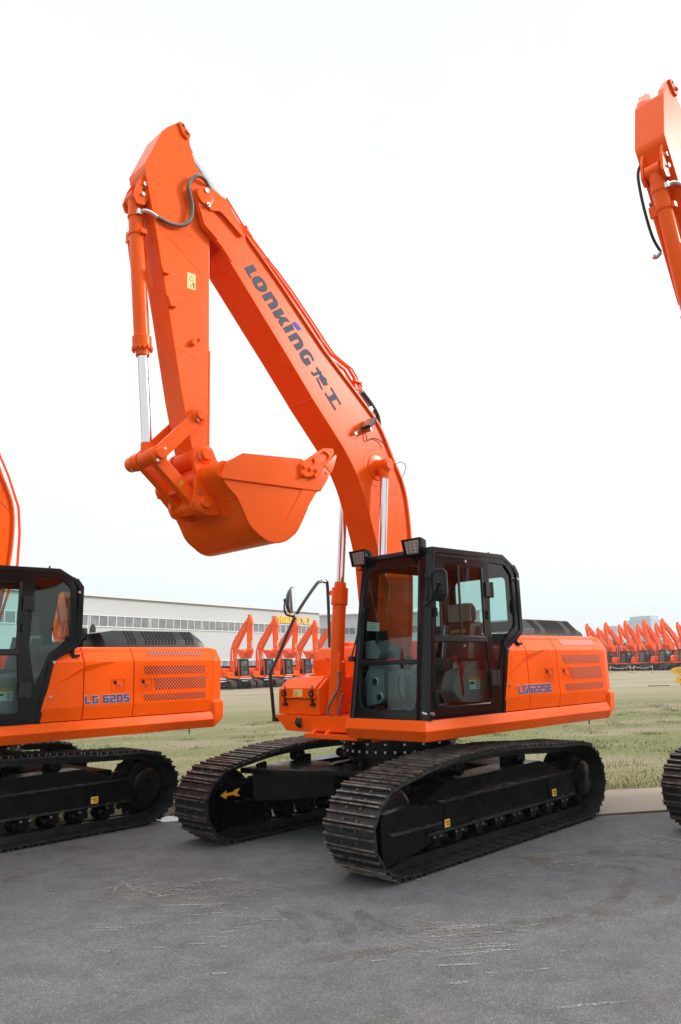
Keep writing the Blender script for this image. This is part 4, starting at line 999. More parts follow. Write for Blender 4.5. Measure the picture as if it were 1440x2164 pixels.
m = MB(); m.tube([(3.50, -.17, 5.75), (3.51, -.22, 5.72), (3.54, -.24, 5.73)], .024, 8, 0, 4); sub('hose_fitting', m, M_STL, ro['arm'])
LROW = [(-42.79, -58.72), (-46.93, -59.56), (-50.78, -60.7), (-54.72, -61.75), (-58.63, -62.84)]
LL = ['distant excavator first in the row before the white hall, beside the LG 6205 hood',
      'distant excavator second after the LG 6205 hood in the row before the white hall',
      'distant excavator in the middle of the row before the white hall, behind the hand rail',
      'distant excavator fourth in the row before the white hall, seen above the tool box',
      'distant excavator last in the row before the white hall, mostly hidden by the fuel tank']
for (x, y), l in zip(LROW, LL):
    copy_machine(l, (x, y, 0), radians(88 + VR.uniform(-4, 4)), boomrot=radians(VR.uniform(-1.5, 1.5)), armrot=radians(VR.uniform(-4, 6)), yawU=radians(VR.uniform(-4, 4)), far=True, group='distant excavators before the white hall')
RROW = [(-109.06, -49.71), (-108.73, -46.33), (-108.24, -43.2), (-107.75, -40.03), (-107.22, -36.9), (-106.69, -33.78)]
RL_ = ['far excavator in the front row, its tip just above the counterweight of the LG6225E',
       'far excavator in the front row, standing before the low pale tower',
       'far excavator in the front row, its tip in the gap between the two pale towers',
       'far excavator in the front row, its tip before the tall pale tower',
       'far excavator in the front row, its tip just past the tall pale tower',
       'far excavator in the front row, its boom cut off by the picture edge']
for (x, y), l in zip(RROW, RL_):
    copy_machine(l, (x, y, .25), radians(-10 + VR.uniform(-3, 3)), boomrot=radians(VR.uniform(-1.5, 1.5)), armrot=radians(VR.uniform(-5, 5)), yawU=radians(VR.uniform(-4, 4)), far=True, group='far excavators in the front row on the field')
RB_ = [(-145.81, -65.85), (-147.97, -59.22), (-145.55, -55.4), (-144.41, -52.0), (-145.04, -48.2)]
RBL = ['farther excavator of the back row, small tip beside the low pale tower', 'farther excavator of the back row, first of two close tips under the tall tower',
       'farther excavator of the back row, second of two close tips under the tall tower', 'farther excavator of the back row, tip against the tall tower\'s far side', 'farther excavator of the back row, small tip by the picture edge']
for (x, y), l in zip(RB_, RBL):
    copy_machine(l, (x, y, .4), radians(-10 + VR.uniform(-5, 5)), boomrot=radians(VR.uniform(-2, 2)), armrot=radians(VR.uniform(-6, 6)), far=True, group='farther excavators in the back row on the field')

MROW = [(-117.6, -51.5), (-117.2, -48.0), (-116.7, -44.6), (-116.2, -41.3), (-115.7, -37.9)]
ML = ['far excavator of the middle row, standing behind the gap after the first front machine', 'far excavator of the middle row, standing behind the gap after the second front machine', 'far excavator of the middle row, standing behind the gap after the third front machine', 'far excavator of the middle row, standing behind the gap after the fourth front machine', 'far excavator of the middle row, standing behind the gap after the fifth front machine']
for (x, y), l in zip(MROW, ML):
    copy_machine(l, (x, y, .3), radians(-10 + VR.uniform(-4, 4)), boomrot=radians(-5 + VR.uniform(-2, 2)), armrot=radians(VR.uniform(-6, 10)), far=True, group='far excavators in the middle row on the field')
# ------------------------------------------------------------------ ground
def ss(t): t = max(0, min(1, t)); return t * t * (3 - 2 * t)
def hz(x, y): return .35 * ss((-x - 60) / 50) * ss((y + 80) / 25)
def nodes(m):
    nt = m.node_tree; return nt, nt.nodes, nt.links, nt.nodes['Principled BSDF']
def ramp(N, stops):
    r = N.new('ShaderNodeValToRGB'); e = r.color_ramp.elements
    while len(e) < len(stops): e.new(.5)
    for k, (p, c) in zip(e, stops): k.position = p; k.color = (*c, 1) if len(c) == 3 else c
    return r
def noise(N, L, vec, sc, det=5, rough=.6, dist=0):
    n = N.new('ShaderNodeTexNoise'); n.inputs['Scale'].default_value = sc; n.inputs['Detail'].default_value = det; n.inputs['Roughness'].default_value = rough; n.inputs['Distortion'].default_value = dist
    L.new(vec, n.inputs['Vector']); return n
def mix(N, L, fac, a, b, mode='MIX'):
    x = N.new('ShaderNodeMix'); x.data_type = 'RGBA'; x.blend_type = mode
    for s_, v in ((x.inputs[0], fac), (x.inputs[6], a), (x.inputs[7], b)):
        if hasattr(v, 'is_output'): L.new(v, s_)
        else: s_.default_value = v if isinstance(v, float) else (*v, 1)
    return x.outputs[2]
NA = Vector((-.581, -.814)); TA = Vector((.814, -.581)); A0 = Vector((-4.2, 1.0))
def field_mat():
    m = mat('field_grass', (.2, .2, .1), .95, spec=.1); nt, N, L, b = nodes(m)
    g = N.new('ShaderNodeNewGeometry'); pos = g.outputs['Position']
    mp = N.new('ShaderNodeMapping'); mp.inputs['Rotation'].default_value = (0, 0, radians(35.5)); L.new(pos, mp.inputs['Vector'])
    st = N.new('ShaderNodeMapping'); st.inputs['Scale'].default_value = (.35, 1, 1); L.new(mp.outputs['Vector'], st.inputs['Vector'])
    n1 = noise(N, L, st.outputs['Vector'], .42, 7, .68, .5); n2 = noise(N, L, pos, 9, 6, .7); n3 = noise(N, L, st.outputs['Vector'], .13, 5, .6); n4 = noise(N, L, pos, 55, 3, .7)
    tan = mix(N, L, n2.outputs['Fac'], (.17, .13, .09), (.34, .27, .19))
    grn = mix(N, L, n2.outputs['Fac'], (.072, .086, .023), (.19, .195, .066))
    r1 = ramp(N, [(.37, (0, 0, 0)), (.52, (1, 1, 1))]); L.new(n1.outputs['Fac'], r1.inputs['Fac'])
    near = mix(N, L, r1.outputs['Color'], tan, grn)
    sand = mix(N, L, n2.outputs['Fac'], (.28, .22, .155), (.42, .345, .26))
    dirt = ramp(N, [(.42, (0, 0, 0)), (.56, (1, 1, 1))]); L.new(n3.outputs['Fac'], dirt.inputs['Fac'])
    sand2 = mix(N, L, dirt.outputs['Color'], sand, (.25, .21, .13))
    # distance beyond the asphalt edge
    dt = N.new('ShaderNodeVectorMath'); dt.operation = 'DOT_PRODUCT'; L.new(pos, dt.inputs[0]); dt.inputs[1].default_value = (-.581, -.814, 0)
    mr = N.new('ShaderNodeMapRange'); mr.inputs['From Min'].default_value = 20; mr.inputs['From Max'].default_value = 40; L.new(dt.outputs['Value'], mr.inputs['Value'])
    ad = N.new('ShaderNodeMath'); ad.operation = 'MULTIPLY_ADD'; ad.inputs[1].default_value = 1.1; ad.inputs[2].default_value = -.55; L.new(n3.outputs['Fac'], ad.inputs[0])
    sm = N.new('ShaderNodeMath'); sm.operation = 'ADD'; sm.use_clamp = True; L.new(mr.outputs['Result'], sm.inputs[0]); L.new(ad.outputs['Value'], sm.inputs[1])
    c = mix(N, L, sm.outputs['Value'], near, sand2)
    c = mix(N, L, .22, c, mix(N, L, n4.outputs['Fac'], (.05, .05, .03), (.5, .46, .34)))
    L.new(c, b.inputs['Base Color'])
    bp = N.new('ShaderNodeBump'); bp.inputs['Strength'].default_value = .5; bp.inputs['Distance'].default_value = .04; L.new(n2.outputs['Fac'], bp.inputs['Height']); L.new(bp.outputs['Normal'], b.inputs['Normal'])
    return m
M_FLD = field_mat()
m = MB()
xs = [-1500, -700, -300, -200, -160, -140, -125, -115, -105, -95, -85, -75, -65, -55, -45, -30, -15, 0, 15, 40, 200, 900]
ys = [-1500, -700, -300, -150, -110, -90, -80, -75, -70, -65, -60, -55, -50, -40, -20, 0, 20, 60, 300, 900]
vid = {}
for i, x in enumerate(xs):
    for j, y in enumerate(ys): vid[i, j] = len(m.v); m.v.append((x, y, hz(x, y) - .012))
for i in range(len(xs) - 1):
    for j in range(len(ys) - 1): m.f.append((vid[i, j], vid[i + 1, j], vid[i + 1, j + 1], vid[i, j + 1])); m.m.append(0)
struct('ground', m, M_FLD)
def asphalt_mat():
    m = mat('asphalt', (.1, .1, .1), .82, spec=.35); nt, N, L, b = nodes(m)
    g = N.new('ShaderNodeNewGeometry'); pos = g.outputs['Position']
    v = N.new('ShaderNodeTexVoronoi'); v.inputs['Scale'].default_value = 130; L.new(pos, v.inputs['Vector'])
    ag = ramp(N, [(.0, (.225, .225, .23)), (.16, (.158, .158, .163)), (.36, (.133, .133, .139)), (.8, (.115, .115, .122))]); L.new(v.outputs['Distance'], ag.inputs['Fac'])
    vc = N.new('ShaderNodeSeparateColor'); L.new(v.outputs['Color'], vc.inputs['Color'])
    stones = ramp(N, [(.0, (.66, .66, .66)), (.8, (1.0, 1.0, 1.0)), (1, (1.5, 1.5, 1.48))]); L.new(vc.outputs['Red'], stones.inputs['Fac'])
    c = mix(N, L, 1.0, ag.outputs['Color'], stones.outputs['Color'], 'MULTIPLY')
    n1 = noise(N, L, pos, .55, 6, .6, .8); n2 = noise(N, L, pos, 3.2, 6, .65, .4); n3 = noise(N, L, pos, 60, 4, .7)
    br = ramp(N, [(.50, (0, 0, 0)), (.75, (.42, .42, .42))]); L.new(n1.outputs['Fac'], br.inputs['Fac'])
    c = mix(N, L, br.outputs['Color'], c, (.105, .085, .062))
    dk = ramp(N, [(.30, (.74, .74, .75)), (.62, (1.07, 1.07, 1.07))]); L.new(n2.outputs['Fac'], dk.inputs['Fac'])
    c = mix(N, L, 1.0, c, dk.outputs['Color'], 'MULTIPLY')
    sp = ramp(N, [(.70, (0, 0, 0)), (.78, (.6, .6, .6))]); L.new(n3.outputs['Fac'], sp.inputs['Fac'])
    c = mix(N, L, sp.outputs['Color'], c, (.24, .23, .21))
    L.new(c, b.inputs['Base Color'])
    bp = N.new('ShaderNodeBump'); bp.inputs['Strength'].default_value = .3; bp.inputs['Distance'].default_value = .004; L.new(v.outputs['Distance'], bp.inputs['Height']); L.new(bp.outputs['Normal'], b.inputs['Normal'])
    return m
M_ASP = asphalt_mat()
m = MB()
rnd = random.Random(5); edge = []
t = -60
while t < 60:
    p = A0 + TA * t + NA * (rnd.uniform(-.10, .10) + .12 * sin(t * .9)); edge.append((p.x, p.y, 0)); t += rnd.uniform(.12, .3) if -10 < t < 14 else 3
far1 = A0 + TA * 60 - NA * 60; far0 = A0 - TA * 60 - NA * 60
poly = edge + [(far1.x, far1.y, 0), (far0.x, far0.y, 0)]
m.add([(x, y, 0) for x, y, z in poly] , [tuple(range(len(poly)))])
ap = struct('asphalt_yard', m, M_ASP)
# scratches and tyre marks: thin worn films on the asphalt
def film(name, col, lo, hi, sc, stretch=1.0, ang=0):
    m = bpy.data.materials.new(name); m.use_nodes = True; nt, N, L, b = nodes(m)
    b.inputs['Base Color'].default_value = (*col, 1); b.inputs['Roughness'].default_value = .85
    out = [n for n in N if n.type == 'OUTPUT_MATERIAL'][0]
    g = N.new('ShaderNodeNewGeometry'); n = noise(N, L, g.outputs['Position'], sc, 5, .75)
    r = ramp(N, [(lo, (0, 0, 0)), (hi, (1, 1, 1))]); L.new(n.outputs['Fac'], r.inputs['Fac'])
    t = N.new('ShaderNodeBsdfTransparent'); x = N.new('ShaderNodeMixShader')
    L.new(r.outputs['Color'], x.inputs['Fac']); L.new(t.outputs['BSDF'], x.inputs[1]); L.new(b.outputs['BSDF'], x.inputs[2]); L.new(x.outputs['Shader'], out.inputs['Surface'])
    return m
F_W = film('scratch_chalk', (.40, .385, .36), .44, .66, 45); F_T = film('clay_smear', (.22, .17, .12), .46, 1.0, 14); F_D = film('tyre_rubber', (.092, .092, .096), .40, 1.0, 6); F_C = film('chalk_dust', (.24, .23, .215), .42, 1.0, 20); F_B = film('brown_dust', (.13, .105, .08), .42, 1.0, 3)
m = MB()
def streak(a, b, w, mi, z, jit=.3, n=10, bow=0.0):
    a = Vector(a); b = Vector(b); d = (b - a).normalized(); nn = Vector((-d.y, d.x)); L_ = []; R_ = []
    for k in range(n + 1):
        t = k / n; p = a.lerp(b, t) + nn * bow * 4 * t * (1 - t); ww = w * (1 - (2 * t - 1) ** 4) * rnd.uniform(1 - jit, 1 + jit) + .002
        L_.append((*(p + nn * ww), z)); R_.append((*(p - nn * ww), z))
    m.add(L_ + R_, [(k, k + 1, n + 2 + k, n + 1 + k) for k in range(n)], mi)
SW_ = [((3.3, -.57), (3.39, -.14)), ((3.32, -.17), (3.33, .21)), ((3.2, -.02), (3.0, .35)), ((3.07, -.08), (2.56, .18)), ((3.48, .37), (3.14, .73)), ((2.55, 2.34), (2.14, 2.7)), ((2.69, 2.45), (2.43, 2.66)), ((2.88, 2.62), (2.42, 3.01)), ((2.91, 2.74), (2.56, 2.99)), ((3.06, 2.81), (2.84, 3.01)), ((3.24, 3.02), (3.11, 3.13)), ((3.11, 3.67), (2.79, 3.91)), ((4.07, 1.82), (3.98, 1.9)), ((3.56, -.24), (3.38, -.47)), ((2.60, 2.38), (2.25, 2.64)), ((-1.1, 2.26), (-.97, 2.8)), ((-1.3, 2.3), (-1.2, 2.9))]
for a, b_ in SW_: streak(a, b_, .013, 0, .0045, .2)
for k in range(230):
    cx, cy = random.choice([(3.2, 0), (3.3, -.3), (2.6, 2.6), (1.2, 1.75), (2.9, .6), (-1.1, 2.6), (1.6, .9), (.2, 2.0), (2.2, -1.3), (3.6, .9)]); x = cx + rnd.gauss(0, .34); y = cy + rnd.gauss(0, .34); a = rnd.gauss(2.36, .22); l = rnd.uniform(.02, .26)
    streak((x, y), (x + cos(a) * l, y + sin(a) * l), rnd.uniform(.003, .008), 0, .0042 + k * 1e-5)
for a, b_, w in (((1.75, 1.62), (1.10, 1.85), .16), ((2.40, 2.15), (2.62, 2.60), .10), ((.11, 1.73), (.55, 2.2), .12), ((2.50, 2.20), (2.45, 2.72), .05)): streak(a, b_, w, 1, .0048)
for a, b_, w, bw in (((2.93, 1.14), (3.35, 1.92), .07, .12), ((2.78, 1.41), (3.15, 2.16), .08, .1), ((2.51, 1.65), (2.68, 2.36), .07, -.12), ((.4, 2.1), (.2, 3.0), .10, .1), ((.0, 2.1), (-.5, 3.1), .12, .2)): streak(a, b_, w, 2, .0053, .15, 16, bw)
for a, b_, w, bw in (((3.71, 2.13), (2.82, 2.55), .06, .05), ((2.12, 2.65), (.45, 3.35), .09, -.25), ((2.62, 2.55), (.30, 2.85), .07, -.35), ((.44, 1.62), (.25, 2.1), .06, 0), ((3.6, -2.4), (2.4, -1.2), .15, .3), ((4.4, -.9), (3.2, -1.4), .10, .3)): streak(a, b_, w, 3, .0057, .2, 16, bw)
for x, y, w in ((3.25, -.1, .25), (3.0, .35, .2), (1.25, 1.75, .22), (2.7, 2.5, .3), (1.9, .7, .25), (-1.0, 2.6, .3), (2.3, -1.0, .3), (.3, 2.3, .25)):
    a = rnd.gauss(2.36, .15); l = rnd.uniform(.25, .5); streak((x - cos(a) * l, y - sin(a) * l), (x + cos(a) * l, y + sin(a) * l), w, 4, .0062 + x * 1e-5, .3, 12)
struct('scuff_marks', m, [F_W, F_T, F_D, F_B, F_C], kind='stuff')
m = MB(); m.prism([(1.30, -2.45), (1.55, -2.60), (1.5, -2.85), (1.28, -2.9), (1.15, -2.65)], .003, .006, ax='z')
struct('puddle', m, mat('puddle_water', (.05, .055, .06), .04, spec=.8))
# dry and green grass tufts near the yard
m = MB(); rnd = random.Random(11)
def blade(x, y, h, mi):
    a = rnd.uniform(0, 2 * pi); w = rnd.uniform(.005, .010); l = rnd.uniform(0, .8) * h; z0 = hz(x, y) - .02
    m.add([(x - sin(a) * w, y + cos(a) * w, z0), (x + sin(a) * w, y - cos(a) * w, z0), (x + cos(a) * l, y + sin(a) * l, z0 + h)], [(0, 1, 2)], mi)
for k in range(60000):
    d = .12 + 24 * rnd.random() ** 1.6; t = rnd.uniform(-4 - d * .8, 14 + d * .6); p = A0 + TA * t + NA * d
    f = sin(p.x * .9 + 2 * sin(p.y * .5)) + sin(p.y * 1.1 + p.x * .3) + rnd.gauss(0, .8)
    blade(p.x, p.y, rnd.uniform(.015, .05), 1 if f > .2 else 0)
for k in range(260):
    d = .3 + 20 * rnd.random() ** 1.3; t = rnd.uniform(-4 - d * .8, 14 + d * .6); p = A0 + TA * t + NA * d; r = rnd.uniform(.1, .35)
    for q in range(70): blade(p.x + rnd.gauss(0, r), p.y + rnd.gauss(0, r), rnd.uniform(.03, .09), 1 if rnd.random() < .9 else 0)
M_G1 = mat('dry_grass', (.30, .24, .155), .9, spec=.2); M_G2 = mat('green_grass', (.12, .145, .045), .8, spec=.2)
struct('grass', m, [M_G1, M_G2], kind='stuff')
# road plate
m = MB(); m.prism([(-1.55, 1.13), (-3.3, 2.42), (-5.0, 1.76), (-3.25, .43)], .006, .022, ax='z')
tag(obj('road_plate', m, mat('tan_plate', (.30, .24, .16), .6, vscale=2.6, rvar=.15, col2=(.20, .165, .125), bump=.2, bscale=30), bev=.003), 'flat tan road plate lying at the asphalt edge between two tracks', 'road plate')

# ------------------------------------------------------------------ factory halls
def wall_mat(name, col):
    m = mat(name, col, .55, spec=.3); nt, N, L, b = nodes(m)
    tc = N.new('ShaderNodeTexCoord'); w = N.new('ShaderNodeTexWave'); w.inputs['Scale'].default_value = 1.1; w.bands_direction = 'X'; L.new(tc.outputs['Object'], w.inputs['Vector'])
    n = noise(N, L, tc.outputs['Object'], .12, 4); r = ramp(N, [(.3, tuple(c * .93 for c in col)), (.7, col)]); L.new(n.outputs['Fac'], r.inputs['Fac'])
    c = mix(N, L, .05, r.outputs['Color'], w.outputs['Color'], 'MULTIPLY'); L.new(c, b.inputs['Base Color'])
    bp = N.new('ShaderNodeBump'); bp.inputs['Strength'].default_value = .15; bp.inputs['Distance'].default_value = .03; L.new(w.outputs['Fac'], bp.inputs['Height']); L.new(bp.outputs['Normal'], b.inputs['Normal'])
    return m
M_WAL = wall_mat('hall_sheet', (.50, .515, .53)); M_HWIN = mat('hall_window', (.24, .255, .27), .25, spec=.6, var=.5, vscale=.5); M_MUL = mat('mullion', (.62, .63, .64), .5); M_ROOF = mat('hall_roof', (.60, .61, .62), .5)
M_SIGN = mat('sign_yellow', (.86, .47, .03), .45)
def hall(label, A, B, H, depth, bands, nwin, roof_rise=1.2):
    A = Vector(A); B = Vector(B); Ln = (B - A).length; a = atan2(B.y - A.y, B.x - A.x)
    t = thing('factory_hall', label, 'factory hall', (A.x, A.y, 0), a)
    # local: x along the wall, wall face at y=0, building towards +y or -y (away from camera)
    s_ = 1
    m = MB(); m.box(0, Ln, 0, depth, -.1, H)
    w = obj('wall', m, M_WAL, t)
    m = MB(); m.prism([(-.4, H), (depth / 2, H + roof_rise), (depth + .4, H), (depth + .4, H + .25), (depth / 2, H + roof_rise + .25), (-.4, H + .25)], -.3, Ln + .3, ax='x')
    obj('roof', m, M_ROOF, t)
    for z0, z1 in bands:
        sp = Ln / nwin
        for k in range(nwin):
            x0, x1 = k * sp + .25, (k + 1) * sp - .05
            m = MB(); m.box(x0, x1, -.04, .0, z0, z1); f = obj('window', m, M_HWIN, t)
            m = MB(); n = max(2, int(sp / 1.25))
            for i in range(n + 1):
                x = x0 + (x1 - x0) * i / n; m.box(x - .05, x + .05, -.10, -.04, z0, z1)
            m.box(x0 - .1, x1 + .1, -.12, -.04, z1, z1 + .12); m.box(x0 - .1, x1 + .1, -.12, -.04, z0 - .12, z0)
            obj('frame', m, M_MUL, f)
    return t, Ln
B0 = Vector((-84.2, -88.25)); A_ = Vector((-9, -74.6))
h1, Ln = hall('long white factory hall with ribbon windows and yellow letters, behind the distant excavators', B0, A_, 11.15, 0, [], 1) if False else hall('long white factory hall with ribbon windows and yellow letters, behind the distant excavators', (A_.x, A_.y), (B0.x, B0.y), 11.15, 42, [(7.62, 8.86), (1.2, 3.3)], 8)
def sign(t, x0, z0, width):
    m = MB(); d = Vector((-.708, -.706)); n = Vector((-.706, .708)); o0 = Vector((2.455, 6.096)); ku = width / 1.91
    T = lambda L: [(x0 + (Vector(q) - o0).dot(d) * ku, z0 + (Vector(q) - o0).dot(n) * 7.2) for q in L]
    for i_, (k, q) in enumerate(G.items()):
        if k != 'Oi': m.plate(T(q), [T(G['Oi'])] if k == 'Oo' else [], .12, lambda u, v, w, i_=i_: (u, -.16 + w - .004 * (i_ % 5), v), 0, 0)
    o = obj('sign_lettering', m, M_SIGN, t); return o
h1sign = sign(h1, SIGNX, 9.15, 10.6)
hall('second pale factory hall farther back, beyond the white hall\'s corner', (-97.3, -103.2), (-119.0, -79.0), 12.1, 30, [(8.3, 9.6)], 4, 2.0)
# ------------------------------------------------------------------ towers, trees, barrier, sign
def tower_mat(name, col, win):
    m = mat(name, col, .35, spec=.5); nt, N, L, b = nodes(m)
    tc = N.new('ShaderNodeTexCoord'); br = N.new('ShaderNodeTexBrick'); br.offset = 0; br.inputs['Scale'].default_value = .42; br.inputs['Mortar Size'].default_value = .03
    mp = N.new('ShaderNodeMapping'); mp.inputs['Rotation'].default_value = (radians(90), 0, 0); L.new(tc.outputs['Object'], mp.inputs['Vector']); L.new(mp.outputs['Vector'], br.inputs['Vector'])
    br.inputs['Color1'].default_value = (*win, 1); br.inputs['Color2'].default_value = (*[c * 1.15 for c in win], 1); br.inputs['Mortar'].default_value = (*col, 1); L.new(br.outputs['Color'], b.inputs['Base Color'])
    return m
def tower(label, x, y, w, d, h, rz, mt, top):
    t = thing('office_tower', label, 'office tower', (x, y, 0), rz)
    m = MB(); m.box(-w / 2, w / 2, -d / 2, d / 2, 0, h); obj('facade', m, mt, t)
    m = MB(); m.box(-w / 2 - .3, w / 2 + .3, -d / 2 - .3, d / 2 + .3, h, h + .8); m.box(-w / 2 + top, w / 2 - .5, -d / 2 + 1, d / 2 - 1, h + .8, h + 3.2); obj('roof', m, mat('tower_roof', (.40, .46, .52), .6), t)
    m = MB()
    for k in range(1, 6): m.box(-w / 2 + w * k / 6 - .35, -w / 2 + w * k / 6 + .35, -d / 2 - .25, -d / 2, 0, h * .93)
    obj('pilaster', m, mat('tower_pilaster', (.50, .54, .58), .5), t)
tower('tall pale blue glass tower rising behind the far excavators', -498, -205, 15.5, 14, 27.2, radians(113 - 25), tower_mat('tower_glass', (.50, .57, .64), (.30, .40, .50)), 1)
tower('low wide pale tower beside the tall one, behind the far excavators', -505, -232, 15, 14, 22.2, radians(113 - 20), tower_mat('tower_grey', (.60, .63, .66), (.45, .50, .54)), 6)
M_LEAF = mat('leaf_dark', (.055, .075, .030), .7, var=.5, vscale=.6); M_BARK = mat('bark', (.09, .07, .05), .9)
for i, (x, y) in enumerate([(-162.2, -76.5), (-163.6, -74.2), (-165.3, -72.0), (-168.6, -69.2), (-170.1, -66.0)]):
    L2 = ['dark green tree far behind, first of the far trees from the low tower', 'dark green tree far behind, second of the far trees from the low tower', 'dark green tree far behind, middle one of the far trees', 'dark green tree far behind, fourth of the far trees from the low tower', 'dark green tree far behind, below the tall tower, last of the far trees'][i]
    t = thing('tree', L2, 'tree', (x, y, 0), 0, 'trees behind the far excavators'); rnd = random.Random(40 + i)
    m = MB(); m.tube([(0, 0, 0), (.1, .05, 2), (0, .2, 4)], .2, 8, 0, 3, lambda q: .22 - .02 * q)
    for k in range(4): a = k * 1.7; m.tube([(0, .1, 2.2 + .3 * k), (cos(a) * .8, sin(a) * .8, 3.4 + .3 * k)], .06, 5)
    obj('trunk', m, M_BARK, t)
    m = MB()
    for k in range(900):
        u = rnd.random() ** .4; th = rnd.uniform(0, 2 * pi); ph = math.acos(rnd.uniform(-1, 1)); r = 2.3 * u * (1 + .25 * sin(3 * th + i) * sin(2 * ph))
        c = Vector((r * sin(ph) * cos(th), r * sin(ph) * sin(th), 4.4 + i * .2 + r * .95 * cos(ph)))
        d1 = Vector((rnd.gauss(0, 1), rnd.gauss(0, 1), rnd.gauss(0, 1))).normalized() * .22; d2 = d1.orthogonal().normalized() * .16
        m.add([c - d1, c + d2, c + d1, c - d2], [(0, 1, 2, 3)])
    obj('crown', m, M_LEAF, t)
M_BAR = mat('barrier_yellow', (.75, .62, .35), .5)
pts = [(-93.71, -41.36), (-93.61, -38.55), (-93.35, -37.9), (-92.63, -35.17)]
PL = ['small yellow barrier post before the far excavators, nearest the counterweight', 'small yellow barrier post before the far excavators, nearer to counterweight of a close pair', 'small yellow barrier post before the far excavators, farther from counterweight of a close pair', 'small yellow barrier post before the far excavators, last one, nearest the yellow sign']
for (x, y), l in zip(pts, PL):
    t = thing('barrier_post', l, 'barrier post', (x, y, hz(x, y) - .01), 0, 'barrier posts before the far excavators')
    m = MB(); m.cyl((0, 0, 0), (.04, 0, .85), .05, .045, n=10); m.cyl((.04, 0, .85), (.04, 0, .90), .07, .03, n=10); obj('post', m, M_BAR, t)
    m = MB(); m.cyl((0, 0, 0), (0, 0, .05), .22, .16, n=12); m.cyl((.017, 0, .35), (.025, 0, .52), .056, n=10); obj('base', m, M_INK, t)
CH = ['pale sagging chain between barrier posts, the span nearest the counterweight', 'pale sagging chain between barrier posts, the short middle span', 'pale sagging chain between barrier posts, the span nearest the yellow sign']
for (a, b_), l in zip(zip(pts, pts[1:]), CH):
    m = MB(); m.tube([(a[0] + (b_[0] - a[0]) * t + .03, a[1] + (b_[1] - a[1]) * t, hz(*a) + .80 - .9 * t * (1 - t)) for t in [k / 10 for k in range(11)]], .028, 6)
    tag(obj('barrier_chain', m, mat('chain_pale', (.7, .66, .58), .6)), l, 'chain', 'barrier chains before the far excavators')
t = thing('warning_sign', 'yellow oval warning board above a small square one, standing in the field', 'sign', (-50.43, -15.78, 0), radians(23))
M_SGN = mat('board_yellow', (.80, .47, .05), .5)
m = MB(); m.prism([(.60 * cos(k * pi / 14), 1.02 + .27 * sin(k * pi / 14)) for k in range(28)], -.02, .02, ax='x'); obj('board', m, M_SGN, t, bev=.006)
m = MB(); m.prism([(-.30, .12), (.30, .12), (.30, .62), (-.30, .62)], -.02, .02, ax='x'); obj('small_board', m, M_SGN, t, bev=.006)
m = MB(); m.cyl((-.045, 0, -.1), (-.045, 0, 1.2), .03, n=10); obj('post', m, M_BARK, t)
m = MB()
for y0, y1, z in ((-.2, .18, 1.10), (-.28, .25, 1.0), (-.12, .15, .90)):
    y = y0
    while y < y1: m.box(.0205, .024, y, y + .05, z - .025, z + .025); y += .085
m.box(.0205, .024, -.05, .05, .34, .42); obj('print', m, mat('print_red', (.45, .06, .02), .5), t)
m = MB(); m.prism([(-.5, -.06), (.9, -.07), (.95, .06), (-.45, .07)], -.02, .04, ax='z')
o = tag(obj('wooden_plank', m, mat('old_plank', (.22, .07, .035), .8, col2=(.03, .025, .02), vscale=3), bev=.01), 'weathered reddish brown plank lying on the field beside the yellow sign', 'plank'); o.location = (-48.6, -16.9, 0); o.rotation_euler = (0, 0, radians(113))

# ------------------------------------------------------------------ haze
if HAZE:
    m = MB(); m.box(-640, 40, -330, 60, -1.2, 38)
    hm = bpy.data.materials.new('haze_air'); hm.use_nodes = True; nt = hm.node_tree
    nt.nodes.remove(nt.nodes['Principled BSDF']); pv = nt.nodes.new('ShaderNodeVolumePrincipled')
    pv.inputs['Color'].default_value = (.92, .95, 1, 1); pv.inputs['Density'].default_value = HAZE; pv.inputs['Anisotropy'].default_value = .3
    nt.links.new(pv.outputs['Volume'], nt.nodes['Material Output'].inputs['Volume'])
    struct('haze', m, hm, kind='stuff')
# ------------------------------------------------------------------ sky, sun, camera
w = bpy.data.worlds.new('World'); S.world = w; w.use_nodes = True
N = w.node_tree.nodes; L = w.node_tree.links; bg = N['Background']
sky = N.new('ShaderNodeTexSky'); sky.sky_type = 'NISHITA'; sky.sun_disc = False; sky.sun_elevation = radians(26); sky.sun_rotation = radians(-51.5); sky.air_density = 1.5; sky.dust_density = 4
tc = N.new('ShaderNodeTexCoord'); sx = N.new('ShaderNodeSeparateXYZ'); L.new(tc.outputs['Generated'], sx.inputs['Vector'])
nz = noise(N, L, tc.outputs['Generated'], 2.2, 5, .55)
r = ramp(N, [(0.0, (.365, .405, .427)), (.06, (.395, .43, .44)), (.12, (.43, .45, .455)), (.24, (.455, .468, .470)), (.45, (.462, .474, .474)), (.66, (.435, .466, .468)), (.74, (.42, .455, .46)), (.80, (.95, .97, .97)), (1, (1.0, 1.0, 1.0))])
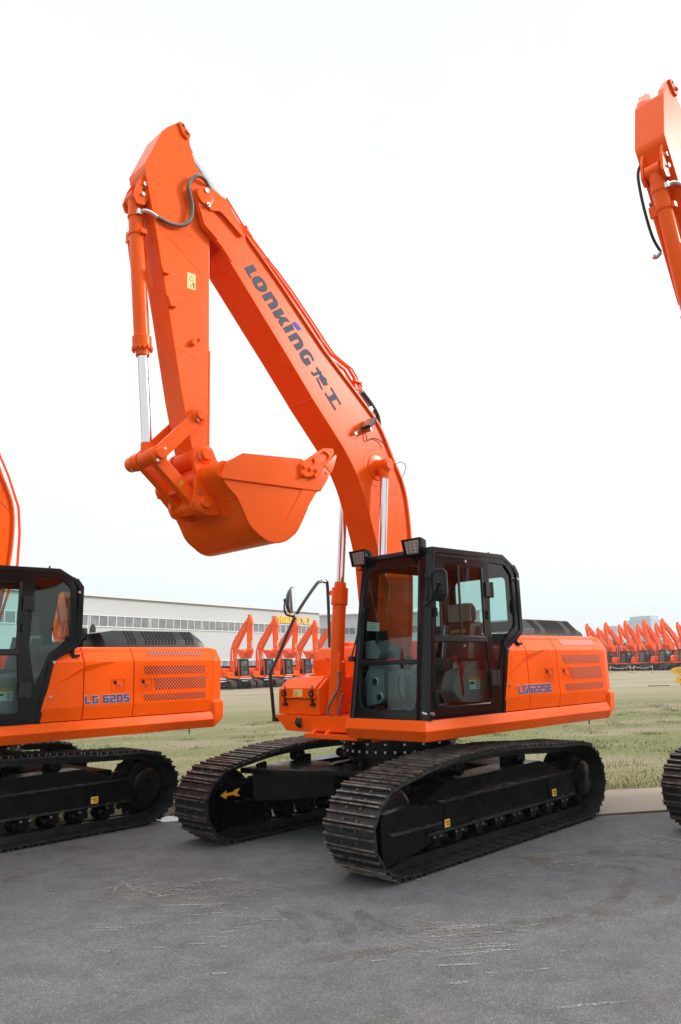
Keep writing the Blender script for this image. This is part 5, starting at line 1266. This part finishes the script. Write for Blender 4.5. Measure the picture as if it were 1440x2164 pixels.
L.new(sx.outputs['Z'], r.inputs['Fac'])
cl_ = ramp(N, [(.35, (.955, .97, .98)), (.65, (1.03, 1.025, 1.02))]); L.new(nz.outputs['Fac'], cl_.inputs['Fac'])
c = mix(N, L, 1.0, r.outputs['Color'], cl_.outputs['Color'], 'MULTIPLY')
sc = N.new('ShaderNodeVectorMath'); sc.operation = 'SCALE'; sc.inputs['Scale'].default_value = SKYK; L.new(c, sc.inputs[0])
c = mix(N, L, .08, sc.outputs['Vector'], sky.outputs['Color'])
L.new(c, bg.inputs['Color']); bg.inputs['Strength'].default_value = .1
sl = bpy.data.lights.new('sun', 'SUN'); sl.energy = SUNE; sl.angle = radians(11); sl.color = (1, .96, .90)
so = bpy.data.objects.new('sun', sl); COL.objects.link(so); so.location = (-30, 25, 40)
sd_ = Vector((-.78 * cos(radians(26)), .62 * cos(radians(26)), sin(radians(26)))).normalized(); so.rotation_euler = sd_.to_track_quat('Z', 'Y').to_euler()
cam = bpy.data.cameras.new('camera'); co = bpy.data.objects.new('camera', cam); COL.objects.link(co); S.camera = co
cam.sensor_fit = 'HORIZONTAL'; cam.sensor_width = 36; cam.lens = 1600.3319 / 1440 * 36; cam.clip_start = .1; cam.clip_end = 4000
yaw, pit, rol = -2.3715, .2035, -.0262
f = Vector((cos(yaw) * cos(pit), sin(yaw) * cos(pit), sin(pit))); r0 = Vector((sin(yaw), -cos(yaw), 0)); u0 = r0.cross(f)
rr = r0 * cos(rol) + u0 * sin(rol); uu = u0 * cos(rol) - r0 * sin(rol)
M = Matrix((rr, uu, -f)).transposed().to_4x4(); M.translation = (7.145, 6.0565, 1.8334); co.matrix_world = M
S.view_settings.view_transform = 'Standard'; S.view_settings.look = 'None'; S.view_settings.exposure = .05; S.view_settings.gamma = 1
S.render.engine = 'CYCLES'; S.cycles.use_denoising = True; S.cycles.max_bounces = 10; S.cycles.transparent_max_bounces = 24; S.cycles.glossy_bounces = 4; S.cycles.diffuse_bounces = 4
S.cycles.sample_clamp_indirect = 6
